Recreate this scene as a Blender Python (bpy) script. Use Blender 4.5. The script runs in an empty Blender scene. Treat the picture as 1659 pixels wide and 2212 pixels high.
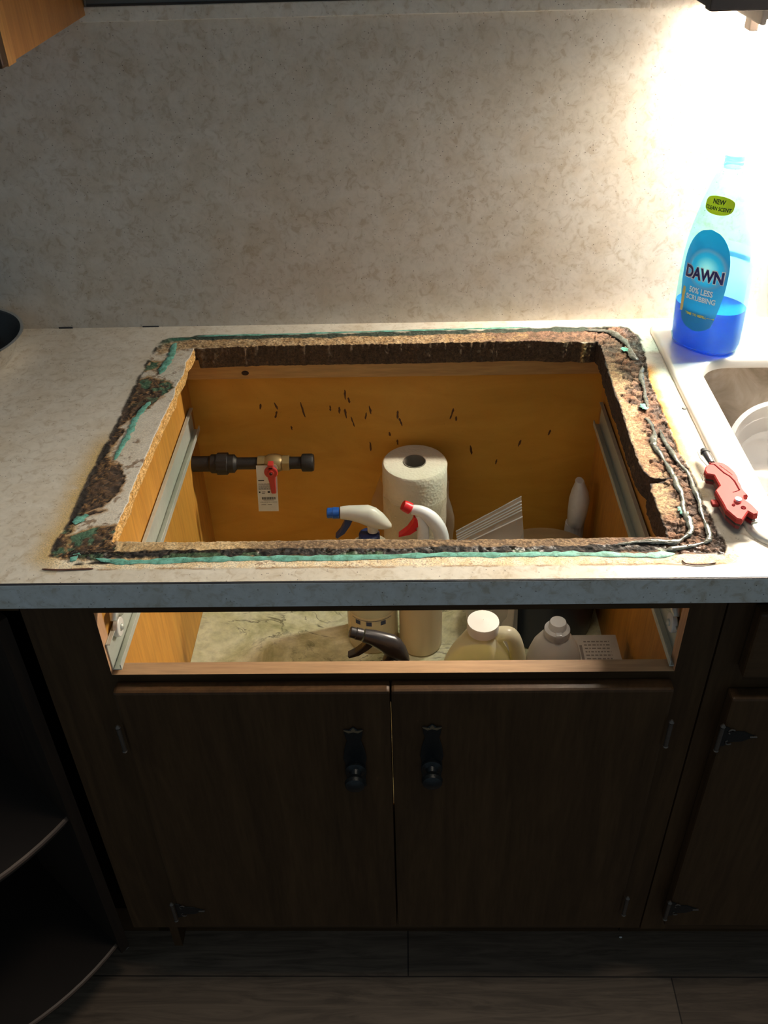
import bpy, bmesh, math, random
import numpy as np
from mathutils import Vector, Matrix, Euler

# ------------------------------------------------------------------ scene, camera, light
S = bpy.context.scene
COL = S.collection
S.view_settings.view_transform = 'Standard'
S.view_settings.look = 'None'
S.view_settings.gamma = 1.0
S.view_settings.use_curve_mapping = False
S.view_settings.exposure = 0.66

CAM = (0.0013, -0.7514, 1.5767); YAW, PITCH, ROLL, FPX = 0.0327, 0.6481, -0.0307, 1988.7
cam = bpy.data.cameras.new('camera'); cam_o = bpy.data.objects.new('camera', cam); COL.objects.link(cam_o)
cam.sensor_fit = 'VERTICAL'; cam.sensor_height = 36.0; cam.lens = FPX/2212*36.0
cam.clip_start = 0.01; cam.clip_end = 50
_f = Vector((-math.sin(YAW)*math.cos(PITCH), math.cos(YAW)*math.cos(PITCH), -math.sin(PITCH)))
_r0 = Vector((math.cos(YAW), math.sin(YAW), 0)); _u0 = _r0.cross(_f)
_r = math.cos(ROLL)*_r0 + math.sin(ROLL)*_u0; _u = -math.sin(ROLL)*_r0 + math.cos(ROLL)*_u0
_m = Matrix((_r, _u, -_f)).transposed().to_4x4(); _m.translation = Vector(CAM)
cam_o.matrix_world = _m
S.camera = cam_o

TUBE_STRENGTH = 430.0
TUBE_COLOR = (1.0, 0.90, 0.76, 1)
w = bpy.data.worlds.new('room_ambience'); S.world = w; w.use_nodes = True
w.node_tree.nodes['Background'].inputs[0].default_value = (0.62, 0.84, 1.0, 1)
w.node_tree.nodes['Background'].inputs[1].default_value = 0.125

fill_d = bpy.data.lights.new('overhead_fill', 'AREA'); fill_d.energy = 5.5; fill_d.size = .45; fill_d.color = (1.0, .86, .68)  # unseen fill added to brighten the left worktop and the cabinet interior
fill_o = bpy.data.objects.new('overhead_fill', fill_d); COL.objects.link(fill_o); fill_o.location = (.28, -.06, 2.42)

H = 0.914      # worktop height
D = 0.635      # worktop depth (wall)
random.seed(4)

# ------------------------------------------------------------------ materials
MATS = {}
def new_mat(name):
    m = bpy.data.materials.new(name); m.use_nodes = True
    nt = m.node_tree; b = nt.nodes['Principled BSDF']
    return m, nt, b
def N(nt, t, **k):
    n = nt.nodes.new(t)
    for a, v in k.items():
        if a in n.inputs: n.inputs[a].default_value = v
        else: setattr(n, a, v)
    return n
def ramp(nt, stops, src=None):
    r = nt.nodes.new('ShaderNodeValToRGB'); e = r.color_ramp.elements
    while len(e) > 1: e.remove(e[-1])
    e[0].position = stops[0][0]; e[0].color = (*stops[0][1], 1) if len(stops[0][1]) == 3 else stops[0][1]
    for p, c in stops[1:]:
        x = e.new(p); x.color = (*c, 1) if len(c) == 3 else c
    if src is not None: nt.links.new(src, r.inputs[0])
    return r
def mixc(nt, fac, a, b, mode='MIX'):
    n = nt.nodes.new('ShaderNodeMix'); n.data_type = 'RGBA'; n.blend_type = mode
    for i, v in ((0, fac), (6, a), (7, b)):
        if hasattr(v, 'links'): nt.links.new(v, n.inputs[i])
        elif isinstance(v, tuple): n.inputs[i].default_value = (*v, 1) if len(v) == 3 else v
        else: n.inputs[i].default_value = v
    return n.outputs[2]
def coords(nt, scale=(1, 1, 1), rot=(0, 0, 0)):
    tc = nt.nodes.new('ShaderNodeTexCoord'); mp = nt.nodes.new('ShaderNodeMapping')
    mp.inputs['Scale'].default_value = scale; mp.inputs['Rotation'].default_value = rot
    nt.links.new(tc.outputs['Object'], mp.inputs[0]); return mp.outputs[0]
def noise(nt, vec, scale, detail=4, rough=.6, dist=0.0):
    n = N(nt, 'ShaderNodeTexNoise'); n.inputs['Scale'].default_value = scale
    n.inputs['Detail'].default_value = detail; n.inputs['Roughness'].default_value = rough
    n.inputs['Distortion'].default_value = dist
    nt.links.new(vec, n.inputs['Vector']); return n.outputs['Fac']
def bump(nt, b, h, strength=.3, dist=.001):
    n = N(nt, 'ShaderNodeBump'); n.inputs['Strength'].default_value = strength; n.inputs['Distance'].default_value = dist
    nt.links.new(h, n.inputs['Height']); nt.links.new(n.outputs[0], b.inputs['Normal'])

def plain(name, col, rough=.5, metal=0.0, var=.12, scale=60, trans=0.0, coat=0.0, bmp=0.0, sub=0.0):
    if name in MATS: return MATS[name]
    m, nt, b = new_mat(name)
    v = coords(nt); f = noise(nt, v, scale, 4)
    c = mixc(nt, f, tuple(x*(1-var) for x in col), tuple(min(1, x*(1+var)) for x in col))
    nt.links.new(c, b.inputs['Base Color'])
    b.inputs['Roughness'].default_value = rough; b.inputs['Metallic'].default_value = metal
    if trans: b.inputs['Transmission Weight'].default_value = trans
    if coat: b.inputs['Coat Weight'].default_value = coat; b.inputs['Coat Roughness'].default_value = .05
    if sub:
        b.inputs['Subsurface Weight'].default_value = sub; b.inputs['Subsurface Radius'].default_value = (1, .9, .7)
        b.inputs['Subsurface Scale'].default_value = .01
    if bmp: bump(nt, b, f, bmp)
    MATS[name] = m; return m

def wood(name, dark, light, axis='z', rough=.5, scale=1.0, bmp=.1, coat=0.0):
    """long-grained wood, grain along the given axis"""
    if name in MATS: return MATS[name]
    m, nt, b = new_mat(name)
    s = {'x': (1.2, 14, 14), 'y': (14, 1.2, 14), 'z': (14, 14, 1.2)}[axis]
    v = coords(nt, tuple(q*scale for q in s))
    f1 = noise(nt, v, 1.6, 6, .6, 1.6); f2 = noise(nt, v, 14, 3, .6, .3)
    r1 = ramp(nt, [(.3, dark), (.7, light)], f1)
    r2 = ramp(nt, [(.3, (.72, .7, .68)), (.62, (1, 1, 1))], f2)
    nt.links.new(mixc(nt, .75, r1.outputs[0], r2.outputs[0], 'MULTIPLY'), b.inputs['Base Color'])
    b.inputs['Roughness'].default_value = rough
    if coat: b.inputs['Coat Weight'].default_value = coat; b.inputs['Coat Roughness'].default_value = .3
    if light[0] < .1: b.inputs['Specular IOR Level'].default_value = .22
    bump(nt, b, f2, bmp, .0008)
    MATS[name] = m; return m

def clear(name, tint, body, density=.25, rough=.08, gloss=1.0):
    """thin clear plastic: tinted see-through mixed with a little body colour and a glossy film"""
    if name in MATS: return MATS[name]
    m, nt, b = new_mat(name); out = nt.nodes['Material Output']
    v = coords(nt); f = noise(nt, v, 45, 3)
    tr = N(nt, 'ShaderNodeBsdfTransparent'); tr.inputs[0].default_value = (*tint, 1)
    nt.links.new(mixc(nt, f, tuple(x*.92 for x in body), body), b.inputs['Base Color'])
    b.inputs['Roughness'].default_value = rough
    mx = nt.nodes.new('ShaderNodeMixShader')
    lw = N(nt, 'ShaderNodeLayerWeight'); lw.inputs[0].default_value = .35
    mt = N(nt, 'ShaderNodeMath', operation='MULTIPLY_ADD'); mt.inputs[1].default_value = .55*gloss; mt.inputs[2].default_value = density
    nt.links.new(lw.outputs['Facing'], mt.inputs[0]); mt.use_clamp = True
    nt.links.new(mt.outputs[0], mx.inputs[0]); nt.links.new(tr.outputs[0], mx.inputs[1]); nt.links.new(b.outputs[0], mx.inputs[2])
    nt.links.new(mx.outputs[0], out.inputs[0])
    MATS[name] = m; return m

def laminate(name, blend=False, base=(.70, .645, .545)):
    """cream laminate with tan swirls and dark flecks; blend: vertex attribute 'stain' laid over it"""
    m, nt, b = new_mat(name)
    v = coords(nt)
    n1 = noise(nt, v, 75, 5, .62, .9); n2 = noise(nt, v, 16, 4, .6, .8); n3 = noise(nt, v, 120, 3, .6, 1.0)
    r1 = ramp(nt, [(.40, base), (.54, tuple(x*.93 for x in base)), (.66, (base[0]*.78, base[1]*.73, base[2]*.66))], n1)
    r2 = ramp(nt, [(.42, (1, 1, 1)), (.68, (.90, .86, .80))], n2)
    c = mixc(nt, 1.0, r1.outputs[0], r2.outputs[0], 'MULTIPLY')
    r3 = ramp(nt, [(.62, (1, 1, 1)), (.72, (.72, .66, .58))], n3)
    c = mixc(nt, .6, c, r3.outputs[0], 'MULTIPLY')
    vo = N(nt, 'ShaderNodeTexVoronoi'); vo.inputs['Scale'].default_value = 165; nt.links.new(v, vo.inputs['Vector'])
    sp = ramp(nt, [(.09, (1, 1, 1)), (.15, (0, 0, 0))], vo.outputs['Distance'])
    dens = ramp(nt, [(.44, (0, 0, 0)), (.56, (1, 1, 1))], noise(nt, v, 38, 3))
    sel = N(nt, 'ShaderNodeMath', operation='MULTIPLY')
    nt.links.new(sp.outputs[0], sel.inputs[0]); nt.links.new(dens.outputs[0], sel.inputs[1])
    sel2 = N(nt, 'ShaderNodeMath', operation='MULTIPLY'); sel2.inputs[1].default_value = .85
    nt.links.new(sel.outputs[0], sel2.inputs[0])
    c = mixc(nt, sel2.outputs[0], c, (.10, .075, .055))
    b.inputs['Roughness'].default_value = .38
    if blend:
        at = N(nt, 'ShaderNodeAttribute'); at.attribute_name = 'stain'
        fine = noise(nt, v, 520, 4, .7)
        fr = ramp(nt, [(.32, (.45, .43, .40)), (.5, (1, 1, 1)), (.68, (1.5, 1.45, 1.35))], fine)
        sc = mixc(nt, 1.0, at.outputs['Color'], fr.outputs[0], 'MULTIPLY')
        c = mixc(nt, at.outputs['Alpha'], c, sc)
        aw = N(nt, 'ShaderNodeAttribute'); aw.attribute_name = 'wet'
        rr = N(nt, 'ShaderNodeMapRange'); rr.inputs[3].default_value = .38; rr.inputs[4].default_value = .85
        nt.links.new(at.outputs['Alpha'], rr.inputs[0])
        r2_ = N(nt, 'ShaderNodeMapRange'); r2_.inputs[3].default_value = 1.0; r2_.inputs[4].default_value = .16
        nt.links.new(aw.outputs['Fac'], r2_.inputs[0])
        mu = N(nt, 'ShaderNodeMath', operation='MULTIPLY'); nt.links.new(rr.outputs[0], mu.inputs[0]); nt.links.new(r2_.outputs[0], mu.inputs[1])
        nt.links.new(mu.outputs[0], b.inputs['Roughness'])
        hb = N(nt, 'ShaderNodeMath', operation='MULTIPLY'); nt.links.new(fine, hb.inputs[0]); nt.links.new(at.outputs['Alpha'], hb.inputs[1])
        bump(nt, b, hb.outputs[0], .7, .0012)
    nt.links.new(c, b.inputs['Base Color'])
    MATS[name] = m; return m

M_LAM = laminate('speckled_laminate')
M_LAMW = laminate('speckled_wall_laminate', base=(.68, .62, .54))
M_RING = laminate('laminate_with_rot', True)
M_DARK = wood('dark_stained_wood', (.046, .023, .010), (.080, .041, .017), 'z', .42)
M_DARKX = wood('dark_stained_wood_across', (.046, .023, .010), (.076, .040, .017), 'x', .42)
M_PLY = wood('amber_plywood', (.56, .25, .035), (.68, .33, .055), 'z', .55, .8, .05)
M_RAW = wood('raw_maple_edge', (.50, .29, .14), (.66, .40, .21), 'x', .6)
M_RAWZ = wood('raw_maple_upright', (.52, .29, .15), (.66, .38, .21), 'z', .6)
M_PINE = wood('knotty_pine', (.60, .32, .10), (.76, .46, .17), 'x', .6)
M_HONEY = wood('honey_cabinet_side', (.40, .16, .04), (.55, .25, .07), 'z', .45)
M_UPDARK = plain('grey_brown_paint', (.085, .072, .066), .5)
M_GALV = plain('galvanised_steel', (.60, .62, .54), .40, .35, .12, 90)
M_BLACKIRON = plain('black_iron', (.035, .03, .027), .55, .5, .3, 200, bmp=.3)
M_WHITEPL = plain('white_plastic', (.78, .75, .68), .4, 0, .04, 60, sub=.15)
M_BLACKPL = plain('black_plastic', (.02, .018, .018), .32)
M_STEEL = plain('brushed_sink_steel', (.72, .69, .64), .36, .55, .08, 30)

# ------------------------------------------------------------------ mesh builder
class MB:
    def __init__(s): s.v = []; s.f = []; s.mi = []; s.cur = 0
    def mat(s, i): s.cur = i; return s
    def add(s, vs, fs):
        o = len(s.v); s.v += [tuple(p) for p in vs]
        s.f += [tuple(i+o for i in f) for f in fs]; s.mi += [s.cur]*len(fs); return s
    def box(s, x0, x1, y0, y1, z0, z1, front=None):
        vs = [(x0,y0,z0),(x1,y0,z0),(x1,y1,z0),(x0,y1,z0),(x0,y0,z1),(x1,y0,z1),(x1,y1,z1),(x0,y1,z1)]
        fs = [(3,2,1,0),(4,5,6,7),(0,1,5,4),(1,2,6,5),(2,3,7,6),(3,0,4,7)]
        s.add(vs, fs)
        if front is not None: s.mi[-4] = front
        return s
    def bbox(s, x0, x1, y0, y1, z0, z1, r=.002):
        """box with chamfered edges"""
        bm = bmesh.new(); bmesh.ops.create_cube(bm, size=1)
        for v in bm.verts: v.co = Vector(((x0+x1)/2+v.co.x*(x1-x0), (y0+y1)/2+v.co.y*(y1-y0), (z0+z1)/2+v.co.z*(z1-z0)))
        bmesh.ops.bevel(bm, geom=list(bm.edges), offset=r, segments=2, affect='EDGES', profile=.6)
        bm.verts.index_update(); s.add([v.co[:] for v in bm.verts], [[v.index for v in f.verts] for f in bm.faces]); bm.free(); return s
    def prism(s, poly, d0, d1, axis='z', r=0.0):
        """polygon extruded along an axis; poly in the other two coordinates"""
        def P(a, b, d): return {'z': (a, b, d), 'y': (a, d, b), 'x': (d, a, b)}[axis]
        n = len(poly); rows = []
        if r > 0:
            c = np.mean(np.array(poly), axis=0)
            ins = inset(poly, r)
            rows = [(ins, d0), (poly, d0+(r if d1 > d0 else -r)), (poly, d1-(r if d1 > d0 else -r)), (ins, d1)]
        else: rows = [(poly, d0), (poly, d1)]
        vs = [P(a, b, d) for pl, d in rows for a, b in pl]
        fs = [tuple(reversed(range(n)))]
        for k in range(len(rows)-1):
            for i in range(n): fs.append((k*n+i, k*n+(i+1) % n, (k+1)*n+(i+1) % n, (k+1)*n+i))
        fs.append(tuple(range((len(rows)-1)*n, len(rows)*n)))
        return s.add(vs, fs)
    def lathe(s, prof, seg=40, c=(0, 0, 0), sx=1.0, sy=1.0, axis='z', caps=True):
        vs = []; fs = []
        for r, z in prof:
            for k in range(seg):
                a = 2*math.pi*k/seg; p = (r*sx*math.cos(a), r*sy*math.sin(a), z)
                if axis == 'x': p = (p[2], p[0], p[1])
                elif axis == 'y': p = (p[0], p[2], p[1])
                vs.append((p[0]+c[0], p[1]+c[1], p[2]+c[2]))
        n = len(prof)
        for i in range(n-1):
            for k in range(seg):
                k2 = (k+1) % seg; fs.append((i*seg+k, i*seg+k2, (i+1)*seg+k2, (i+1)*seg+k))
        if caps:
            fs.append(tuple(reversed(range(seg)))); fs.append(tuple(range((n-1)*seg, n*seg)))
        return s.add(vs, fs)
    def tube(s, pts, rad, seg=12, flat=1.0, up=(0, 0, 1), caps=True):
        """swept tube; rad number or list; flat scales the section along 'up'"""
        P = [Vector(p) for p in pts]; n = len(P)
        R = rad if isinstance(rad, (list, tuple)) else [rad]*n
        vs = []; fs = []; U = Vector(up)
        for i, p in enumerate(P):
            t = (P[min(i+1, n-1)]-P[max(i-1, 0)]).normalized()
            a = t.cross(U)
            if a.length < 1e-4: a = t.cross(Vector((1, 0, 0)))
            a.normalize(); b = a.cross(t).normalized()
            for k in range(seg):
                q = 2*math.pi*k/seg
                vs.append((p + a*math.cos(q)*R[i] + b*math.sin(q)*R[i]*flat)[:])
        for i in range(n-1):
            for k in range(seg):
                k2 = (k+1) % seg; fs.append((i*seg+k, i*seg+k2, (i+1)*seg+k2, (i+1)*seg+k))
        if caps: fs.append(tuple(reversed(range(seg)))); fs.append(tuple(range((n-1)*seg, n*seg)))
        return s.add(vs, fs)
    def loft(s, rings, caps=True):
        seg = len(rings[0]); vs = [p for r in rings for p in r]; fs = []
        for i in range(len(rings)-1):
            for k in range(seg):
                k2 = (k+1) % seg; fs.append((i*seg+k, i*seg+k2, (i+1)*seg+k2, (i+1)*seg+k))
        if caps: fs.append(tuple(reversed(range(seg)))); fs.append(tuple(range((len(rings)-1)*seg, len(rings)*seg)))
        return s.add(vs, fs)
    def build(s, name, mats, parent=None, world=False, smooth=False, bevel=0.0, ang=40, fixn=True):
        me = bpy.data.meshes.new(name)
        off = Vector((0, 0, 0))
        if world and parent is not None:
            q = parent
            while q is not None: off += q.location; q = q.parent
        me.from_pydata([(x-off.x, y-off.y, z-off.z) for x, y, z in s.v], [], s.f)
        mats = mats if isinstance(mats, (list, tuple)) else [mats]
        for m in mats: me.materials.append(m)
        me.polygons.foreach_set('material_index', s.mi)
        if fixn:
            bm = bmesh.new(); bm.from_mesh(me); bmesh.ops.recalc_face_normals(bm, faces=bm.faces); bm.to_mesh(me); bm.free()
        o = bpy.data.objects.new(name, me); COL.objects.link(o)
        if parent is not None: o.parent = parent
        if smooth:
            me.polygons.foreach_set('use_smooth', [True]*len(me.polygons))
            me.set_sharp_from_angle(angle=math.radians(ang))
        if bevel > 0:
            b = o.modifiers.new('edge', 'BEVEL'); b.width = bevel; b.segments = 2; b.limit_method = 'ANGLE'
        return o

def inset(poly, r):
    n = len(poly); A = sum(poly[i][0]*poly[(i+1) % n][1]-poly[(i+1) % n][0]*poly[i][1] for i in range(n))
    sg = 1 if A > 0 else -1; out = []
    for i in range(n):
        p0, p, p1 = Vector(poly[i-1]), Vector(poly[i]), Vector(poly[(i+1) % n])
        d0 = (p-p0).normalized(); d1 = (p1-p).normalized()
        n0 = Vector((-d0.y, d0.x))*sg; n1 = Vector((-d1.y, d1.x))*sg
        b = n0+n1; b = b.normalized() if b.length > 1e-5 else n0
        c = max(.5, b.dot(n0)); q = p + b*(r/c); out.append((q.x, q.y))
    return out

def thing(name, label, cat, loc=(0, 0, 0), rot=(0, 0, 0), group=None):
    o = bpy.data.objects.new(name, None); o.empty_display_size = .02; COL.objects.link(o)
    o.location = loc; o.rotation_euler = rot
    o['label'] = label; o['category'] = cat
    if group: o['group'] = group
    return o
def tag(o, label, cat, group=None):
    o['label'] = label; o['category'] = cat
    if group: o['group'] = group
    return o
def struct(o, label=None, cat=None):
    o['kind'] = 'structure'
    if label: o['label'] = label
    if cat: o['category'] = cat
    return o
def smooth_path(pts, k=6):
    """Catmull-Rom through the points"""
    P = [np.array(p, float) for p in pts]; out = []
    for i in range(len(P)-1):
        a, b, c, d = P[max(i-1, 0)], P[i], P[i+1], P[min(i+2, len(P)-1)]
        for j in range(k):
            t = j/k
            out.append(.5*((2*b)+(-a+c)*t+(2*a-5*b+4*c-d)*t*t+(-a+3*b-3*c+d)*t**3))
    out.append(P[-1]); return [tuple(map(float, p)) for p in out]
def text_geo(txt, size, bold=0.0, cond=1.0):
    """flat lettering centred on the origin as (verts, faces) in 2-D"""
    cu = bpy.data.curves.new('lettering', 'FONT'); cu.body = txt; cu.size = size; cu.align_x = 'CENTER'; cu.align_y = 'CENTER'
    cu.offset = bold; cu.resolution_u = 3; cu.fill_mode = 'FRONT'
    o = bpy.data.objects.new('lettering', cu); COL.objects.link(o)
    me = bpy.data.meshes.new_from_object(o.evaluated_get(bpy.context.evaluated_depsgraph_get()))
    vs = [(v.co.x*cond, v.co.y) for v in me.vertices]; fs = [tuple(p.vertices) for p in me.polygons]
    bpy.data.objects.remove(o); bpy.data.curves.remove(cu); bpy.data.meshes.remove(me)
    return vs, fs

# ------------------------------------------------------------------ numpy noise for the rotten border
def _hash(ix, iy, seed):
    h = np.sin(ix*127.1+iy*311.7+seed*74.7)*43758.5453
    return h-np.floor(h)
def vnoise(x, y, seed=0):
    ix, iy = np.floor(x), np.floor(y); fx, fy = x-ix, y-iy
    fx = fx*fx*(3-2*fx); fy = fy*fy*(3-2*fy)
    a, b = _hash(ix, iy, seed), _hash(ix+1, iy, seed); c, d = _hash(ix, iy+1, seed), _hash(ix+1, iy+1, seed)
    return (a*(1-fx)+b*fx)*(1-fy)+(c*(1-fx)+d*fx)*fy
def fbm(x, y, sc, oct=4, seed=0):
    t = 0; a = .5; n = 0
    for i in range(oct):
        t = t+a*vnoise(x*sc, y*sc, seed+i*3.3); n += a; a *= .55; sc *= 2.03
    return t/n
def worley(x, y, sc, seed=0):
    x, y = x*sc, y*sc; ix, iy = np.floor(x), np.floor(y)
    f1 = np.full_like(x, 9.); f2 = np.full_like(x, 9.); cid = np.zeros_like(x)
    for dx in (-1, 0, 1):
        for dy in (-1, 0, 1):
            jx, jy = ix+dx, iy+dy
            px, py = jx+_hash(jx, jy, seed), jy+_hash(jx, jy, seed+5)
            d = np.hypot(px-x, py-y); nw = d < f1
            f2 = np.where(nw, f1, np.minimum(f2, d)); cid = np.where(nw, _hash(jx, jy, seed+9), cid); f1 = np.where(nw, d, f1)
    return f1, f2-f1, cid
def sst(a, b, x):
    t = np.clip((x-a)/(b-a), 0, 1); return t*t*(3-2*t)
def seg_dist(X, Y, pts, closed=False):
    d = np.full_like(X, 9.); n = len(pts)
    for i in range(n if closed else n-1):
        (ax, ay), (bx, by) = pts[i], pts[(i+1) % n]
        L = (bx-ax)**2+(by-ay)**2+1e-12
        t = np.clip(((X-ax)*(bx-ax)+(Y-ay)*(by-ay))/L, 0, 1)
        d = np.minimum(d, np.hypot(X-ax-t*(bx-ax), Y-ay-t*(by-ay)))
    return d
def poly_sd(X, Y, pts):
    """signed distance, positive inside"""
    ins = np.zeros(X.shape, bool); n = len(pts)
    for i in range(n):
        (ax, ay), (bx, by) = pts[i], pts[(i+1) % n]
        c = ((ay > Y) != (by > Y)) & (X < (bx-ax)*(Y-ay)/((by-ay) if by != ay else 1e-9)+ax)
        ins ^= c
    d = seg_dist(X, Y, pts, True); return np.where(ins, d, -d)

# ------------------------------------------------------------------ the setting
struct(MB().box(-1.3, 1.3, D, D+.02, -.02, 2.3).build('wall_back', M_LAMW), 'speckled cream laminate backsplash wall behind the worktop', 'wall')
# strip of the same laminate standing proud under the hood
o = MB().bbox(-.434, .33, D-.006, D, 1.363, 1.382, .0015).build('trim_1', laminate('speckled_strip_laminate', base=(.80, .75, .67)))
struct(o, 'thin laminate ledge strip at the top of the backsplash', 'trim')

def floor_mat():
    m, nt, b = new_mat('dark_plank_vinyl')
    v = coords(nt)
    br = N(nt, 'ShaderNodeTexBrick'); nt.links.new(v, br.inputs['Vector'])
    br.offset = .37
    br.inputs['Scale'].default_value = 1.0; br.inputs['Brick Width'].default_value = 1.2; br.inputs['Row Height'].default_value = .152
    br.inputs['Mortar Size'].default_value = .0012; br.inputs['Color1'].default_value = (.12, .085, .06, 1)
    br.inputs['Color2'].default_value = (.19, .14, .10, 1); br.inputs['Mortar'].default_value = (.03, .022, .018, 1)
    g = noise(nt, coords(nt, (1.5, 16, 1)), 3.0, 6, .65, 2.2)
    r = ramp(nt, [(.35, (.65, .62, .6)), (.65, (1.25, 1.2, 1.15))], g)
    nt.links.new(mixc(nt, 1.0, br.outputs[0], r.outputs[0], 'MULTIPLY'), b.inputs['Base Color'])
    b.inputs['Roughness'].default_value = .5; bump(nt, b, g, .15, .0006)
    return m
fl = MB().box(-1.3, 1.3, -2.2, .75, -.02, 0).build('floor', floor_mat())
for v in fl.data.vertices: v.co.x -= .437; v.co.y -= .02
fl.location = (.437, .02, 0)
struct(fl, 'dark brown wood plank vinyl floor', 'floor')

# ------------------------------------------------------------------ worktop with the rotten cutout
HOLE_L = [(-.333,.557),(-.334,.525),(-.338,.512),(-.335,.495),(-.334,.472),(-.336,.452),(-.339,.432),(-.335,.406),(-.337,.38),(-.338,.362),(-.340,.325),(-.341,.293),(-.342,.229),(-.343,.168),(-.341,.148),(-.343,.129),(-.344,.099),(-.342,.074)]
HOLE_F = [(-.342,.074),(-.29,.071),(-.17,.071),(-.053,.073),(.055,.070),(.126,.070),(.243,.071),(.296,.071)]
HOLE_R = [(.296,.071),(.297,.089),(.297,.13),(.298,.166),(.300,.176),(.318,.182),(.319,.185),(.302,.190),(.297,.206),(.295,.223),(.295,.265),(.296,.315),(.298,.37),(.297,.413),(.299,.451),(.300,.498),(.302,.545),(.299,.558)]
HOLE_B = [(.299,.558),(.277,.555),(.262,.561),(.235,.559),(.205,.564),(.163,.565),(.018,.562),(-.128,.562),(-.23,.562),(-.333,.557)]
OUT = ([(-.41,.048),(-.404,.115),(-.405,.199),(-.402,.291),(-.400,.381),(-.399,.473),(-.396,.570),(-.389,.586),(-.38,.592)] +
       [(-.324,.596),(-.13,.598),(.093,.603),(.226,.606),(.345,.607)] +
       [(.355,.603),(.364,.582),(.366,.53),(.359,.472),(.354,.441),(.353,.382),(.353,.337),(.352,.295),(.351,.245),(.354,.207),(.356,.177),(.354,.137),(.355,.112),(.357,.078),(.359,.055),(.354,.041)] +
       [(.293,.040),(.165,.040),(-.041,.038),(-.25,.037),(-.379,.031)])
ROT = [[(-.397,.417),(-.399,.454),(-.383,.465),(-.35,.452),(-.345,.433),(-.359,.397),(-.369,.372),(-.387,.342),(-.398,.318),(-.401,.347)],
       [(-.401,.330),(-.389,.314),(-.388,.286),(-.398,.275),(-.394,.253),(-.383,.241),(-.366,.223),(-.357,.188),(-.36,.168),(-.37,.142),(-.38,.136),(-.407,.124),(-.407,.159),(-.406,.196),(-.404,.268)],
       [(-.409,.124),(-.379,.133),(-.364,.136),(-.378,.124),(-.401,.122),(-.398,.094),(-.386,.045),(-.411,.045),(-.412,.073)],
       [(-.394,.085),(-.372,.099),(-.344,.102),(-.343,.072),(-.322,.069),(-.316,.052),(-.355,.044),(-.383,.044)],
       [(-.396,.487),(-.395,.518),(-.379,.512),(-.375,.497),(-.388,.487)]]
TAR = [(-.39,.052),(-.355,.048),(-.25,.050),(-.168,.051),(-.052,.049),(.001,.049),(.054,.052),(.106,.051),(.141,.049),(.194,.051),(.239,.053),(.268,.054),(.296,.053),(.337,.048),(.353,.044)]

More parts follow.
